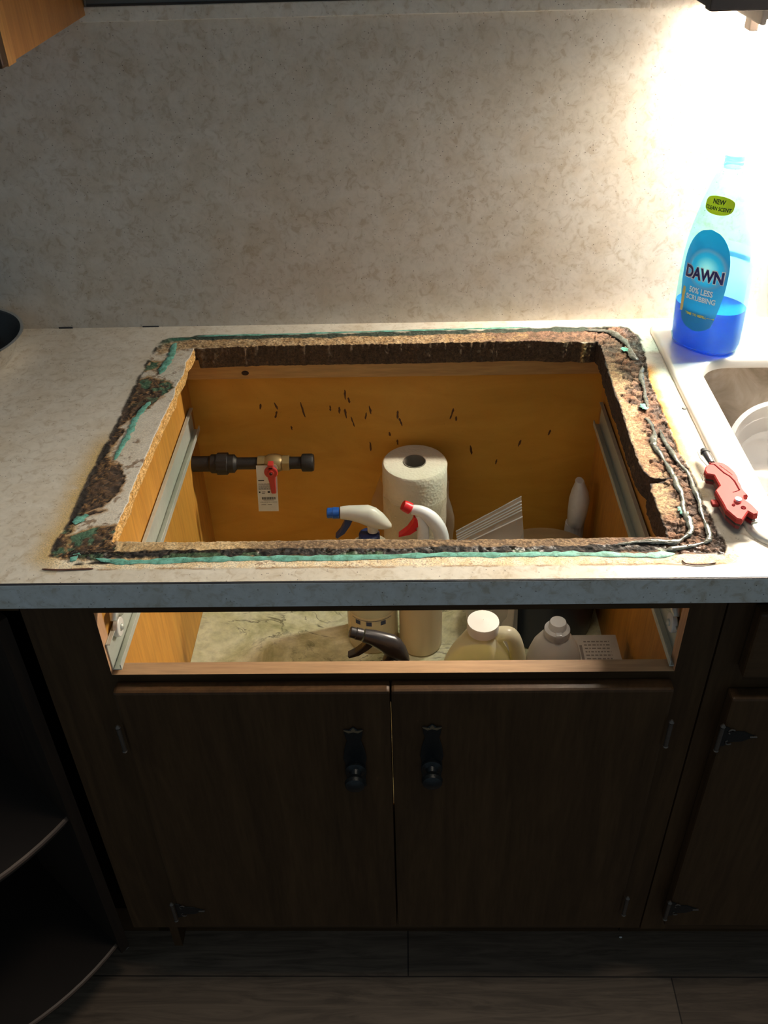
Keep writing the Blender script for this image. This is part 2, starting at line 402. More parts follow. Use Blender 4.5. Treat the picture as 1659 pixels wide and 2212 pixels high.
PX0, PX1, PY0, PY1 = -.45, .386, .014, .620          # patch of top that carries the border
def resample(path, n):
    P = np.array(path, float); s = np.r_[0, np.cumsum(np.hypot(*np.diff(P, axis=0).T))]
    t = np.linspace(0, s[-1], n); return np.c_[np.interp(t, s, P[:, 0]), np.interp(t, s, P[:, 1])]
def make_border():
    ns = {'l': 440, 'f': 560, 'r': 440, 'b': 560}; NV = 74
    corners = [((PX0, PY1), (PX0, PY0)), ((PX0, PY0), (PX1, PY0)), ((PX1, PY0), (PX1, PY1)), ((PX1, PY1), (PX0, PY1))]
    inner, outer = [], []
    for key, path, (c0, c1) in zip('lfrb', (HOLE_L, HOLE_F, HOLE_R, HOLE_B), corners):
        n = ns[key]; a = resample(path, n+1)[:-1]
        jag = (fbm(a[:, 0]+3, a[:, 1]+7, 130, 3, 5)-.5)*(.0022 if key in 'lf' else .0045)
        if key in 'lr': a[:, 0] += jag
        else: a[:, 1] += jag
        t = np.linspace(0, 1, n+1)[:-1, None]
        inner.append(a); outer.append(np.array(c0)*(1-t)+np.array(c1)*t)
    I = np.vstack(inner); O = np.vstack(outer); n = len(I)
    v = np.linspace(0, 1, NV)[None, :, None]
    G = I[:, None, :]*(1-v)+O[:, None, :]*v
    X = G[..., 0].ravel(); Y = G[..., 1].ravel(); V = np.broadcast_to(v[..., 0], (n, NV)).ravel()
    hole = HOLE_L[:-1]+HOLE_F[:-1]+HOLE_R[:-1]+HOLE_B[:-1]
    w1 = fbm(X, Y, 90, 4, 1)-.5; w2 = fbm(X, Y, 90, 4, 2)-.5
    f_hi = fbm(X, Y, 420, 3, 3); f_mid = fbm(X, Y, 150, 4, 4); f_lo = fbm(X, Y, 45, 3, 6); f_lo2 = fbm(X, Y, 38, 3, 16)
    Xd, Yd = X+w1*.008, Y+w2*.008
    sd = poly_sd(Xd, Yd, OUT); sdr = poly_sd(X+w1*.004, Y+w2*.004, OUT)
    hd = seg_dist(X, Y, hole, True)
    col = np.zeros((len(X), 3)); alpha = np.zeros(len(X)); wet = np.zeros(len(X)); hgt = np.zeros(len(X))
    def put(c, a):
        nonlocal col, alpha
        c = np.asarray(c, float)
        a = np.clip(a, 0, 1); na = a+alpha*(1-a)
        wgt = np.where(na > 1e-6, a/np.maximum(na, 1e-6), 0)[:, None]
        col[:] = col*(1-wgt)+c*wgt; alpha = na
    def mixn(a, b, t): return np.array(a)[None]*(1-t[:, None])+np.array(b)[None]*t[:, None]
    inside = sst(-.0008, .0012, sdr)
    R = sst(.290, .298, X)*sst(.066, .080, Y+w1*.01+.03)                       # right side
    Bk = sst(.553, .560, Y); F = sst(.076, .070, Y)
    brown = mixn((.070, .040, .025), (.21, .118, .072), sst(.35, .65, f_mid))
    # stains on the laminate outside the border
    so = -sd
    rust = sst(.022, .001, so)*sst(.19, .25, Y)*sst(.50, .46, Y)*(X > .34)*sst(.25, .6, f_lo+.25)
    put(mixn((.62, .25, .04), (.72, .42, .14), sst(0, .014, so)), rust*.95*(so > -.004))
    put((.60, .44, .20), sst(.020, .0, so)*(X > .34)*sst(.10, .16, Y)*sst(.34, .22, Y)*.55*sst(.3, .6, f_lo2+.1))
    put((.56, .38, .13), sst(.034, .0, so)*(X < -.39)*sst(.34, .25, Y)*.85*sst(.22, .55, f_lo2+.15))
    put(mixn((.74, .57, .33), (.84, .73, .53), sst(.3, .7, f_mid)), sst(.0205, .026, Y+w2*.004)*sst(.050, .038, Y)*sst(-.415, -.385, X)*sst(.375, .355, X)*.9)
    fleck = sst(.60, .70, f_hi)*sst(.5, .62, f_lo2)
    put((.22, .09, .03), fleck*sst(.019, .024, Y)*sst(.050, .04, Y)*.8*(X > -.41)*(X < .37))
    put((.35, .20, .08), sst(.0022, .0006, np.abs(Y-.0232-w2*.004))*sst(.42, .55, f_lo)*.7*(X > -.38)*(X < .35))
    # left: pale underlay, then the rotted shapes
    pale = mixn((.60, .55, .46), (.70, .65, .56), f_mid)
    put(pale, inside*(X < -.325)*.42); put(pale, inside*(X >= -.325))
    tan = mixn((.33, .20, .085), (.52, .38, .21), sst(.3, .7, f_mid))
    L = (X < -.325)
    put(tan, inside*L*sst(.47, .53, Y+w1*.05)*sst(.35, .6, f_lo)*.9)
    put(tan, inside*L*sst(.52, .66, f_lo)*sst(.010, .0, sd-.02)*.6)
    put((.17, .09, .035), inside*L*sst(.56, .64, f_mid)*sst(.5, .6, f_lo2)*.8)
    rot = np.full_like(X, -9.)
    for p in ROT: rot = np.maximum(rot, poly_sd(Xd+(f_mid-.5)*.014, Yd+(f_mid-.5)*.01, p))
    rm = sst(-.0012, .0012, rot)
    rcol = mixn((.014, .009, .007), (.085, .046, .024), sst(.40, .70, f_mid))
    och = sst(.52, .66, f_hi)*sst(.35, .6, f_lo2)
    rcol = rcol*(1-och[:, None]*.55)+np.array((.36, .19, .06))*och[:, None]*.55
    grn = sst(.50, .60, fbm(X, Y, 70, 3, 12))*(sst(.375, .42, Y)+sst(.15, .11, Y))
    rcol = rcol*(1-grn[:, None]*.8)+mixn((.018, .075, .045), (.07, .22, .13), f_hi)*grn[:, None]*.8
    put((.34, .17, .04), sst(-.006, -.0005, rot)*inside*L*.8)
    put(rcol, rm*(inside*.96+.04*0)*L)
    put((.018, .013, .009), L*sst(.0065, .001, np.abs(sdr-.001)+(.5-f_lo)*.026)*sst(-.003, .0, sdr))
    # back: tan timber, dark green line along the rim, brown rot to the right
    put(mixn((.42, .26, .115), (.60, .43, .24), sst(.3, .7, f_mid)), inside*Bk*(X > -.37))
    put(brown, inside*Bk*sst(.02, .22, X+w1*.2+(f_mid-.5)*.3))
    put((.10, .05, .025), inside*Bk*sst(.55, .66, f_hi)*.8)
    put(mixn((.016, .022, .016), (.05, .075, .05), f_hi), Bk*sst(.0085, .0045, np.abs(sdr-.004)+(.5-f_lo)*.012)*sst(-.38, -.36, X))
    put((.03, .14, .09), Bk*inside*sst(-.335, -.36, X)*sst(-.40, -.37, X)*sst(.016, .006, sd)*.9)
    # front: tan / brown strip, tar, then a cracked pale lip
    ft = mixn((.46, .30, .135), (.62, .45, .24), sst(.3, .7, f_mid))
    put(ft, inside*F*(X > -.335))
    put(mixn((.13, .08, .04), (.29, .19, .10), sst(.38, .66, f_hi)), inside*F*sst(-.19, -.15, X+w1*.06))
    put(brown, inside*F*sst(.16, .27, X+w1*.1))
    td = seg_dist(X, Y+w2*.006, TAR); tm = sst(.0084, .0052, td+(f_mid-.5)*.006)*(X > -.385)*(X < .352)
    put(mixn((.010, .008, .006), (.055, .036, .022), sst(.55, .75, f_hi)), tm)
    wet = np.maximum(wet, tm*sst(.42, .55, f_lo))
    put((.07, .12, .06), F*inside*sst(.007, .004, np.abs(Y-.0445))*sst(.5, .62, f_lo)*.8*(X < .30))
    # right: crumbled particleboard
    c1, e1, id1 = worley(Xd, Yd, 95, 3); c2, e2, id2 = worley(X, Y, 260, 4); c3, e3, id3 = worley(Xd, Yd*1.6, 30, 8)
    tt = np.clip((X-.297+w1*.02)/.058, 0, 1)
    rc = mixn((.060, .036, .024), (.19, .105, .066), sst(.25, .8, id1*.6+f_mid*.5))
    rc = rc*(.72+.55*f_hi)[:, None]
    tanr = mixn((.24, .155, .085), (.46, .32, .17), sst(.42, .64, f_hi))
    ti = sst(.46, .22, tt+(f_lo-.5)*.5)*sst(.09, .13, Y)*sst(.53, .44, Y)
    rc = rc*(1-ti[:, None])+tanr*ti[:, None]
    rc = rc*(1-.75*(sst(.80, 1.0, tt)*sst(.35, .6, f_mid+.12))[:, None])
    rr_ = sst(.5, .63, fbm(X, Y, 55, 3, 22))*sst(.9, .6, tt)
    rc = rc*(1-.5*rr_[:, None])+np.array((.27, .125, .06))*(.5*rr_)[:, None]
    crack = sst(.05, .015, e3)*sst(.16, .30, tt+.1*(1-ti))*.95
    rc = rc*(1-crack[:, None])+np.array((.012, .008, .006))*crack[:, None]
    cr2 = sst(.10, .02, e1)*(1-ti)*.75
    rc = rc*(1-cr2[:, None])+np.array((.018, .012, .009))*cr2[:, None]
    Rm = inside*R
    put(rc, Rm)
    put((.012, .008, .006), Rm*sst(.0025, .0008, seg_dist(X+w1*.004, Y+w2*.004, [(.315,.183),(.330,.186),(.340,.188)])))
    put((.02, .014, .01), Rm*sst(.003, .0005, hd+(.5-f_mid)*.003)*sst(.3, .45, f_lo+.1))
    wet = np.maximum(wet, Rm*sst(.80, .96, tt)*sst(.5, .6, f_hi)*.8)
    # relief
    chunk = (id1-.5)*.0045+(f_mid-.5)*.004+(id2-.5)*.0012-sst(.12, 0, e1)*.0020-crack*.004
    hgt = hgt+Rm*(1-ti*.8)*(chunk-.0012)+Rm*ti*((f_hi-.5)*.0010-.001)
    hgt = hgt+L*rm*inside*((f_mid-.62)*.004+(f_hi-.5)*.0012)
    hgt = hgt+inside*(1-R)*(-.0007)+inside*F*(f_hi-.5)*.0016+tm*((f_mid-.5)*.005+.0005)
    hgt = hgt+inside*Bk*((f_hi-.5)*.0022+(f_mid-.5)*.002)
    edge = sst(1.0, .97, V); hgt = np.clip(hgt, -.0075, .0035)*edge; alpha = alpha*edge
    nv = len(X)
    verts = np.c_[X, Y, H+hgt]
    # skirt down the cut edge, roughened
    SK = 26; sk = []
    zz = np.linspace(0, 1, SK+1)[1:]
    nx = I-np.roll(I, 1, axis=0); nrm = np.c_[-nx[:, 1], nx[:, 0]]; nrm /= np.linalg.norm(nrm, axis=1)[:, None]+1e-9
    hin = (H+hgt).reshape(n, NV)[:, 0]
    arc = np.r_[0, np.cumsum(np.hypot(nx[1:, 0], nx[1:, 1]))]
    for q in zz:
        z = hin*(1-q)+(H-np.where((I[:, 0] < -.329) & (I[:, 1] > .0742), .0185, .036))*q
        rg = (fbm(arc, np.full(n, q*.036), 260, 3, 31)-.5)*.0035
        p = I-nrm*rg[:, None]*min(1, 4*q*(1.02-q)+.15); sk.append(np.c_[p, z])
    verts = np.vstack([verts]+sk)
    iu = np.arange(n); ju = (iu+1) % n; fcs = []
    for j in range(NV-1):
        fcs.append(np.c_[iu*NV+j, iu*NV+j+1, ju*NV+j+1, ju*NV+j])
    top_n = n*(NV-1)
    prev = iu*NV; prevj = ju*NV
    for k in range(SK):
        a = nv+k*n+iu; b = nv+k*n+ju; fcs.append(np.c_[prev, prevj, b, a]); prev, prevj = a, b
    fcs = np.vstack(fcs)
    me = bpy.data.meshes.new('rotted_border')
    me.vertices.add(len(verts)); me.vertices.foreach_set('co', verts.ravel())
    me.loops.add(fcs.size); me.loops.foreach_set('vertex_index', fcs.ravel().astype(np.int32))
    me.polygons.add(len(fcs)); me.polygons.foreach_set('loop_start', np.arange(0, fcs.size, 4, dtype=np.int32))
    me.update(calc_edges=True)
    sc = np.zeros((len(verts), 4)); sc[:nv, :3] = col; sc[:nv, 3] = alpha
    xs, ys, zs = verts[nv:].T; g = fbm(xs+ys, zs, 330, 3, 41); gl = fbm(xs+ys*1.3, zs, 40, 3, 42)
    cc = mixn((.50, .26, .06), (.78, .50, .20), sst(.3, .7, g))
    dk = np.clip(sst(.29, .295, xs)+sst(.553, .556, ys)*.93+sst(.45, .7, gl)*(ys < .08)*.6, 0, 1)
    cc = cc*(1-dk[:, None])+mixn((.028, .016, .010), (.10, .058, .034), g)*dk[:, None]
    sc[nv:, :3] = cc; sc[nv:, 3] = 1
    at = me.color_attributes.new('stain', 'FLOAT_COLOR', 'POINT'); at.data.foreach_set('color', sc.ravel().astype(np.float32))
    aw = me.attributes.new('wet', 'FLOAT', 'POINT'); ww = np.zeros(len(verts)); ww[:nv] = wet; aw.data.foreach_set('value', ww.astype(np.float32))
    me.materials.append(M_RING); me.polygons.foreach_set('use_smooth', [True]*len(fcs))
    return me

wt = thing('countertop', 'cream speckled laminate countertop with a rotted cooktop cutout', 'countertop', (0, 0, H))
def wpart(mb, name, mat, **k): return mb.build(name, mat, wt, world=True, **k)
slab = MB()
T0 = H-.036
for (x0, x1, y0, y1) in [(-1.25, PX0, .0008, D), (PX0, PX1, .0008, PY0), (PX0, PX1, PY1, D), (PX1, .402, .0008, D), (.402, .98, .0008, .062), (.402, .98, .606, D), (.98, 1.25, .0008, D)]:
    slab.add([(x0,y0,H),(x1,y0,H),(x1,y1,H),(x0,y1,H)], [(0,1,2,3)])
slab.box(-1.25, 1.25, .0008, .022, T0, H-.0015).box(-1.25, 1.25, .61, D, T0, H-.0095).box(-1.25, -.41, .022, .61, T0, H-.0095).box(.376, .400, .022, .61, T0, H-.0095)
wpart(slab, 'laminate_top', M_LAM, fixn=False)
bo = bpy.data.objects.new('rotted_border', make_border()); COL.objects.link(bo); bo.parent = wt; bo.location = (0, 0, 0)
for_z = np.empty(len(bo.data.vertices)*3); bo.data.vertices.foreach_get('co', for_z); for_z[2::3] -= H; bo.data.vertices.foreach_set('co', for_z); bo.data.update()
bo['label'] = 'rotted particleboard border around the cutout'
M_EDGE = laminate('edge_band_laminate', base=(.62, .62, .60))
wpart(MB().bbox(-1.25, 1.25, -.0012, .0008, T0, H-.0016, .0004), 'front_edge_band', M_EDGE)
wpart(MB().bbox(-.571, -.548, D-.0016, D-.0002, H-.0005, H+.0024, .0004), 'joint_gap', plain('dark_seam', (.03, .03, .035), .6))
wpart(MB().bbox(-.432, -.405, D-.0014, D-.0002, H-.0005, H+.0018, .0004), 'joint_gap', plain('dark_seam', (.03, .03, .035), .6))
wpart(MB().box(-1.25, 1.25, -.0010, .0008, H-.0016, H-.0004), 'edge_seam', plain('dark_seam', (.03, .03, .035), .6))

def sealant(pts, wid, mat, z=.0012, h=.35, k=5, seed=1, jit=.35):
    rg = random.Random(seed); P = smooth_path(pts, k); n = len(P)
    R = []
    for i, p in enumerate(P):
        e = min(1, (i+.4)/3, (n-1-i+.4)/3)
        R.append(max(.0004, wid*e*(1+(.14 if jit > .5 else jit)*(rg.random()*2-1))*(1+(.30*math.sin(i*.30+seed*2.1)+.18*math.sin(i*.71+seed))*(jit > .5))))
    return MB().tube([(x+(rg.random()-.5)*wid*.35, y+(rg.random()-.5)*wid*.35, H+z+(rg.random()-.5)*.0006) for x, y in P], R, 10, h)
def seal_mat(name, a, b, rough, coat=0.0):
    m, nt, bs = new_mat(name); v = coords(nt)
    f = noise(nt, v, 110, 4, .65); f2 = noise(nt, v, 420, 3, .6)
    c = ramp(nt, [(.36, a), (.60, b)], f); d = ramp(nt, [(.30, (.22, .2, .14)), (.42, (1, 1, 1))], f2)
    nt.links.new(mixc(nt, .8, c.outputs[0], d.outputs[0], 'MULTIPLY'), bs.inputs['Base Color'])
    bs.inputs['Roughness'].default_value = rough
    if coat: bs.inputs['Coat Weight'].default_value = coat; bs.inputs['Coat Roughness'].default_value = .04
    bump(nt, bs, f, .5, .002); MATS[name] = m; return m
M_TEAL = seal_mat('teal_putty', (.09, .25, .17), (.19, .50, .41), .5)
M_GREY = seal_mat('wet_grey_caulk', (.075, .08, .062), (.17, .175, .15), .12, .8)
TEALS = [([(-.366,.575),(-.366,.558),(-.364,.537),(-.365,.517),(-.368,.497),(-.370,.472)], .0050),
         ([(-.366,.392),(-.372,.372),(-.377,.345),(-.377,.326),(-.377,.302),(-.379,.275),(-.381,.241)], .0042),
         ([(-.384,.124),(-.391,.115),(-.394,.105)], .0060),
         ([(-.381,.038),(-.377,.044),(-.374,.052)], .0045),
         ([(-.352,.041),(-.33,.037),(-.31,.035),(-.282,.036),(-.23,.038),(-.20,.0385),(-.166,.039),(-.11,.0385),(-.052,.039),(.001,.041),(.053,.043),(.106,.041),(.158,.042),(.193,.042),(.237,.039),(.271,.038),(.298,.041)], .0042),
         ([(-.335,.5975),(-.29,.599),(-.234,.599),(-.18,.600),(-.131,.6025),(-.06,.604),(.018,.606),(.09,.608),(.152,.609),(.20,.610)], .0022),
         ([(.330,.532),(.336,.528),(.340,.523)], .0060), ([(.327,.366),(.330,.358),(.333,.350)], .0055), ([(.323,.128),(.325,.117),(.327,.106)], .0045)]
for i, (p, wd) in enumerate(TEALS): wpart(sealant(p, wd, M_TEAL, .0004 if i != 6 else .001, .16, 5, i), 'sealant_bead', M_TEAL, smooth=True)
GREYS = [([(.286,.596),(.32,.590),(.333,.574),(.341,.556),(.344,.53),(.343,.505),(.348,.493)], .0050),
         ([(.352,.473),(.343,.442),(.341,.412),(.337,.383),(.334,.355)], .0032),
         ([(.325,.328),(.329,.315),(.329,.289),(.322,.264),(.324,.246),(.328,.219),(.33,.194),(.331,.166),(.331,.145),(.326,.12),(.327,.1),(.324,.079),(.313,.067),(.3,.060),(.283,.061),(.262,.061),(.236,.057)], .0034),
         ([(.338,.301),(.337,.273),(.34,.251),(.344,.219),(.350,.193),(.349,.163),(.349,.137),(.345,.110),(.345,.090),(.343,.069),(.337,.060),(.325,.055),(.307,.050),(.287,.046)], .0028)]
for i, (p, wd) in enumerate(GREYS): wpart(sealant(p, wd, M_GREY, .0010, .55, 6, 20+i, .55), 'sealant_bead', M_GREY, smooth=True)

# ------------------------------------------------------------------ the open cabinet under the cutout
bc = thing('base_cabinet', 'dark stained base cabinet with two doors and an empty drawer opening', 'cabinet', (-.04, .03, 0))
def bp(mb, name, mat, parent=None, **k): return mb.build(name, mat, parent or bc, world=True, **k)
FX0, FX1 = -.45, .3628
bp(MB().box(-.387, -.367, .045, .61, .150, T0), 'side_panel', M_PLY)
bp(MB().box(.330, .350, .045, .61, .150, T0), 'side_panel', M_PLY)
def stained_ply():
    m, nt, b = new_mat('amber_back_panel'); v = coords(nt)
    f = noise(nt, coords(nt, (2, 2, 6)), 3, 5, .6, 1); f2 = noise(nt, v, 300, 3, .7)
    r = ramp(nt, [(.3, (.66, .31, .030)), (.7, (.77, .39, .050))], f)
    d = ramp(nt, [(.25, (.55, .5, .45)), (.38, (1, 1, 1))], f2)
    nt.links.new(mixc(nt, .6, r.outputs[0], d.outputs[0], 'MULTIPLY'), b.inputs['Base Color'])
    b.inputs['Roughness'].default_value = .6; return m
bp(MB().box(-.387, .350, .61, .622, .12, T0), 'back_panel', stained_ply())
# drips that ran down the back panel
rg = random.Random(8)
STREAKS = [(-.180,.782,.022),(-.103,.805,.014),(-.098,.790,.008),(-.114,.772,.010),(-.105,.768,.014),(-.095,.752,.015),(-.063,.773,.012),(-.068,.760,.010),(-.014,.763,.012),(-.012,.748,.012),(.081,.766,.016),(.086,.75,.007),(-.016,.704,.008),(-.064,.70,.014),(-.225,.782,.010),(-.222,.765,.010),(-.248,.78,.008),(-.130,.775,.008),(.112,.69,.014),(-.03,.72,.006),(.20,.70,.01),(.03,.64,.008),(.16,.66,.008),(-.20,.735,.006),(-.27,.565,.004),(.25,.72,.008)]
for x, z, l in STREAKS:
    sl = rg.uniform(-.35, .35); n = 5; l *= 1.35
    bp(MB().tube([(x-sl*l*t/n+rg.uniform(-.0004, .0004), .6098, z-l*t/n) for t in range(n+1)], [.0006]+[rg.uniform(.0009, .0020) for _ in range(n-1)]+[.0006], 6, .35, (0, 1, 0)), 'drip_stain', plain('brown_drip', (.11, .034, .009), .35))
bp(MB().box(-.367, .330, .045, .61, .432, .450), 'shelf', M_PLY)
bp(MB().box(-.367, .330, .045, .61, .150, .166), 'bottom_panel', M_PLY)
cl = MB().bbox(-.367, .330, .585, .610, .842, T0, .0015)
bp(cl, 'cleat', M_PINE)
kn = MB().lathe([(.0001, -.0012), (.0035, -.0010), (.0052, 0), (.0053, .002)], 14, (-.263, .5848, .853), 1.2, .85, 'y')
bp(kn, 'knot', plain('dark_knot', (.035, .012, .006), .6))
MD = [M_RAWZ, M_DARK]
bp(MB().box(FX0, -.365, .025, .045, .15, T0, front=1), 'stile', MD)
bp(MB().box(.3215, FX1, .025, .045, .15, T0, front=1), 'stile', MD)
MX = [M_RAW, M_DARKX]
bp(MB().box(-.365, .3215, .025, .045, .846, T0, front=1), 'rail', MX)
bp(MB().box(-.365, .3215, .025, .045, .690, .742, front=1), 'rail', MX)
bp(MB().box(-.365, .3215, .025, .045, .150, .200, front=1), 'rail', MX)
bp(MB().box(FX0, FX1, .10, .115, 0, .15), 'toe_kick', M_DARKX)
M_HINGE = plain('aged_bronze', (.11, .09, .075), .4, .6, .3, 200)
M_HANDLE = plain('black_antique_pull', (.010, .012, .013), .38, .3, .4, 300, bmp=.3)
M_BRASS = plain('worn_brass', (.30, .26, .18), .3, .8)
def hinge(parent, x, z, side, plate=True):
    m = MB().tube([(x, .001, z-.021), (x, .001, z+.021)], .0028, 10)
    m.lathe([(.0012, 0), (.0036, .002), (.0012, .006)], 10, (x, .001, z+.021)).lathe([(.0012, 0), (.0036, -.002), (.0012, -.006)], 10, (x, .001, z-.021))
    m.mi = [0]*len(m.f); m.mat(1)
    if plate:       # butterfly leaf with curled tips lying on the door
        s = side
        pl = [(x+s*.003, z-.019), (x+s*.010, z-.017), (x+s*.014, z-.010), (x+s*.030, z-.009), (x+s*.038, z-.004), (x+s*.046, z), (x+s*.038, z+.004), (x+s*.030, z+.009), (x+s*.014, z+.010), (x+s*.010, z+.017), (x+s*.003, z+.019)]
        m.prism(pl, .0048, .0032, 'y')
        for sg in (-1, 1):
            m.mat(0).tube([(x+s*(.014+.004*math.cos(a)), .003, z+sg*(.010+.004*math.sin(a))) for a in np.linspace(.6, 4.2, 9)], .0011, 6)
        m.mat(0).tube([(x+s*.038, .003, z), (x+s*.047, .003, z)], .0014, 6)
    return m.build('hinge', [M_HINGE, M_HANDLE], parent, world=True, smooth=True)
def pull(parent, x, z):
    m = MB()
    out = [(0,.066),(.006,.060),(.012,.061),(.011,.050),(.009,.040),(.013,.022),(.015,.004),(.013,-.006),(.014,-.024),(.012,-.036),(.013,-.052),(.007,-.056),(0,-.064)]
    pl = [(x+a, z+b) for a, b in out]+[(x-a, z+b) for a, b in reversed(out[1:-1])]
    m.prism(pl, .0048, .0018, 'y', .0008)
    m.mi = [0]*len(m.f)
    m.mat(1).prism([(x, z+.0665), (x+.004, z+.060), (x+.012, z+.0615), (x+.006, z+.057), (x, z+.059), (x-.006, z+.057), (x-.012, z+.0615), (x-.004, z+.060)], .0018, .0006, 'y')
    p = m.build('handle_plate', [M_HANDLE, M_BRASS], parent, world=True)
    k = MB().lathe([(.0125, .0022), (.013, -.001), (.008, -.004), (.006, -.010), (.0105, -.015), (.0135, -.020), (.0125, -.025), (.0075, -.028), (.0005, -.029)], 24, (x, 0, z-.016), axis='y')
    k.build('knob', M_HANDLE, parent, world=True, smooth=True)
def slab_door(x0, x1, z0, z1, y0=.005, y1=.0248):
    m = MB().bbox(x0, x1, y0, y1, z0, z1, .004)
    return m
dl = bp(slab_door(-.362, -.0231, .188, .731), 'door', M_DARK)
drr = bp(slab_door(-.0219, .3195, .188, .731), 'door', M_DARK)
hinge(dl, -.3655, .649, 1, False); hinge(dl, -.3655, .238, 1, True)
hinge(drr, .3230, .654, -1, False); hinge(drr, .3230, .255, -1, False)
pull(dl, -.0705, .602); pull(drr, .0285, .607)
# drawer slides
def slide(xw, s):
    """xw wall face, s direction into the cabinet"""
    m = MB(); y0, y1 = .030, .585; zc = .767
    a = lambda d: xw+s*d
    def bx(d0, d1, ya, yb, z0, z1): m.box(min(a(d0), a(d1)), max(a(d0), a(d1)), ya, yb, z0, z1)
    bx(.0020, .0036, y0, y1, zc-.022, zc+.022); bx(.0002, .0020, .050, y1, zc-.018, zc+.018)
    bx(.0036, .014, y0, y1, zc-.022, zc-.0205); bx(.0125, .014, y0, y1, zc-.0205, zc-.013)
    bx(.0036, .008, y0, y1, zc+.0205, zc+.022)
    o = bp(m, 'drawer_slide', M_GALV, bevel=.0004)
    r = MB().lathe([(.004, 0), (.0115, .0005), (.0125, .0015), (.0125, .0065), (.0115, .0075), (.0045, .008), (.004, .0065), (.0001, .0064)], 28, (0, 0, 0), axis='x')
    r.v = [(a(.0040)+s*p[0], p[1]+.066, p[2]+zc+.017) for p in r.v]
    bp(r, 'roller', M_WHITEPL, o, smooth=True)
    q = MB().lathe([(.0045, 0), (.0045, .0095), (.003, .011), (.0002, .0114)], 14, axis='x')
    q.v = [(a(.0040)+s*p[0], p[1]+.066, p[2]+zc+.017) for p in q.v]
    bp(q, 'rivet', M_GALV, o, smooth=True)
    b = MB().tube([(a(.0105), .052+t*.05, zc+.040+.006*math.sin(t*9)) for t in np.linspace(0, 1, 8)], [.004, .006, .008, .007, .006, .007, .006, .004], 10)
    bp(b, 'bracket', M_GALV, o, smooth=True)
slide(-.3668, 1); slide(.3298, -1)

# ------------------------------------------------------------------ neighbours
rcab = thing('base_cabinet', 'dark base cabinet under the sink, right of the open drawer cabinet', 'cabinet', (.8, .03, 0))
def rp(mb, name, mat, parent=None, **k): return mb.build(name, mat, parent or rcab, world=True, **k)
rp(MB().box(.3645, .405, .0235, .045, .15, T0), 'stile', M_DARK)
rp(MB().box(1.10, 1.15, .0235, .045, .15, T0), 'stile', M_DARK)
rp(MB().box(.405, 1.10, .0235, .045, .70, .765), 'rail', M_DARKX); rp(MB().box(.405, 1.10, .0235, .045, .84, T0), 'rail', M_DARKX)
rp(MB().box(.405, 1.10, .0235, .045, .15, .23), 'rail', M_DARKX)
rp(MB().box(.3645, .380, .045, .62, .12, T0), 'side_panel', M_PLY); rp(MB().box(1.135, 1.15, .045, .62, .12, T0), 'side_panel', M_PLY)
rp(MB().box(.38, 1.135, .045, .62, .15, .166), 'bottom_panel', M_PLY); rp(MB().box(.3645, 1.15, .10, .115, 0, .15), 'toe_kick', M_DARKX)
rp(slab_door(.394, .756, .752, .856, .003, .0232), 'drawer_front', M_DARKX); rp(slab_door(.760, 1.125, .752, .856, .003, .0232), 'drawer_front', M_DARKX)
rd = rp(slab_door(.390, .756, .196, .716, .003, .0232), 'door', M_DARK); rp(slab_door(.760, 1.125, .196, .716, .003, .0232), 'door', M_DARK)
h1 = hinge(rd, .3865, .648, 1, True); h2 = hinge(rd, .3865, .246, 1, True)
for h in (h1, h2): h.location.y = -.002

cc = thing('corner_cabinet', 'dark open corner cabinet left of the open drawer cabinet', 'cabinet', (-.80, .30, 0))
def cp(mb, name, mat, **k): return mb.build(name, mat, cc, world=True, **k)
cp(MB().box(-1.24, -.390, .612, .63, .05, T0), 'back_panel', M_PLY)
cp(MB().box(-.404, -.390, .047, .612, .05, T0), 'side_panel', M_DARK)
cp(MB().box(-1.255, -1.24, -.28, .63, .05, T0), 'side_panel', M_DARK)
cp(MB().prism([(-1.24,-.28),(-.78,-.28),(-.78,.10),(-.404,.10),(-.404,.612),(-1.24,.612)], .055, .075), 'bottom_panel', M_DARKX)
cp(MB().box(-.78, -.452, .026, .045, .85, T0), 'rail', M_DARKX)
cp(MB().box(-.86, -.404, .10, .115, 0, .055), 'toe_kick', M_DARKX)
lz = thing('lazy_susan', 'revolving lazy susan with two round shelves turned out of the corner cabinet', 'lazy susan', (-.84, .20, .075))
RS = .402; A0, A1 = math.radians(30), math.radians(332.5)
apex = (.186, -.04)
for z in (.105, .452):
    pts = [(RS*math.cos(a), RS*math.sin(a)) for a in np.linspace(A0, A1, 90)]+[apex]
    m = MB().prism(pts, z-.075, z-.075+.014)
    sh = m.build('shelf', plain('dark_shelf', (.018, .012, .009), .5), lz)
    rim = MB().tube([(RS*math.cos(a), RS*math.sin(a), z-.075+.010) for a in np.linspace(A0, A1, 90)], .0042, 8)
    rim.build('rim', plain('shelf_rim', (.10, .06, .04), .45), sh, smooth=True)
e1 = (RS*math.cos(A1), RS*math.sin(A1)); e0 = (RS*math.cos(A0), RS*math.sin(A0))
def leaf(p, q, t, ext):
    p, q = Vector(p), Vector(q); d = (q-p).normalized(); n = Vector((-d.y, d.x))*t; q = q+d*ext
    return [tuple(p), tuple(q), tuple(q+n), tuple(p+n)]
MLZ = [M_DARK, M_HONEY]
for q, sg in ((e1, 1), (e0, -1)):
    m = MB().prism(leaf(apex, q, .016*sg, .010), -.02+.045, .845-.075); m.build('door_panel', wood('lazy_susan_panel', (.016, .010, .007), (.030, .018, .011), 'z', .55), lz)
MB().lathe([(.014, 0), (.014, .78)], 20).build('pole', M_GALV, lz, smooth=True)

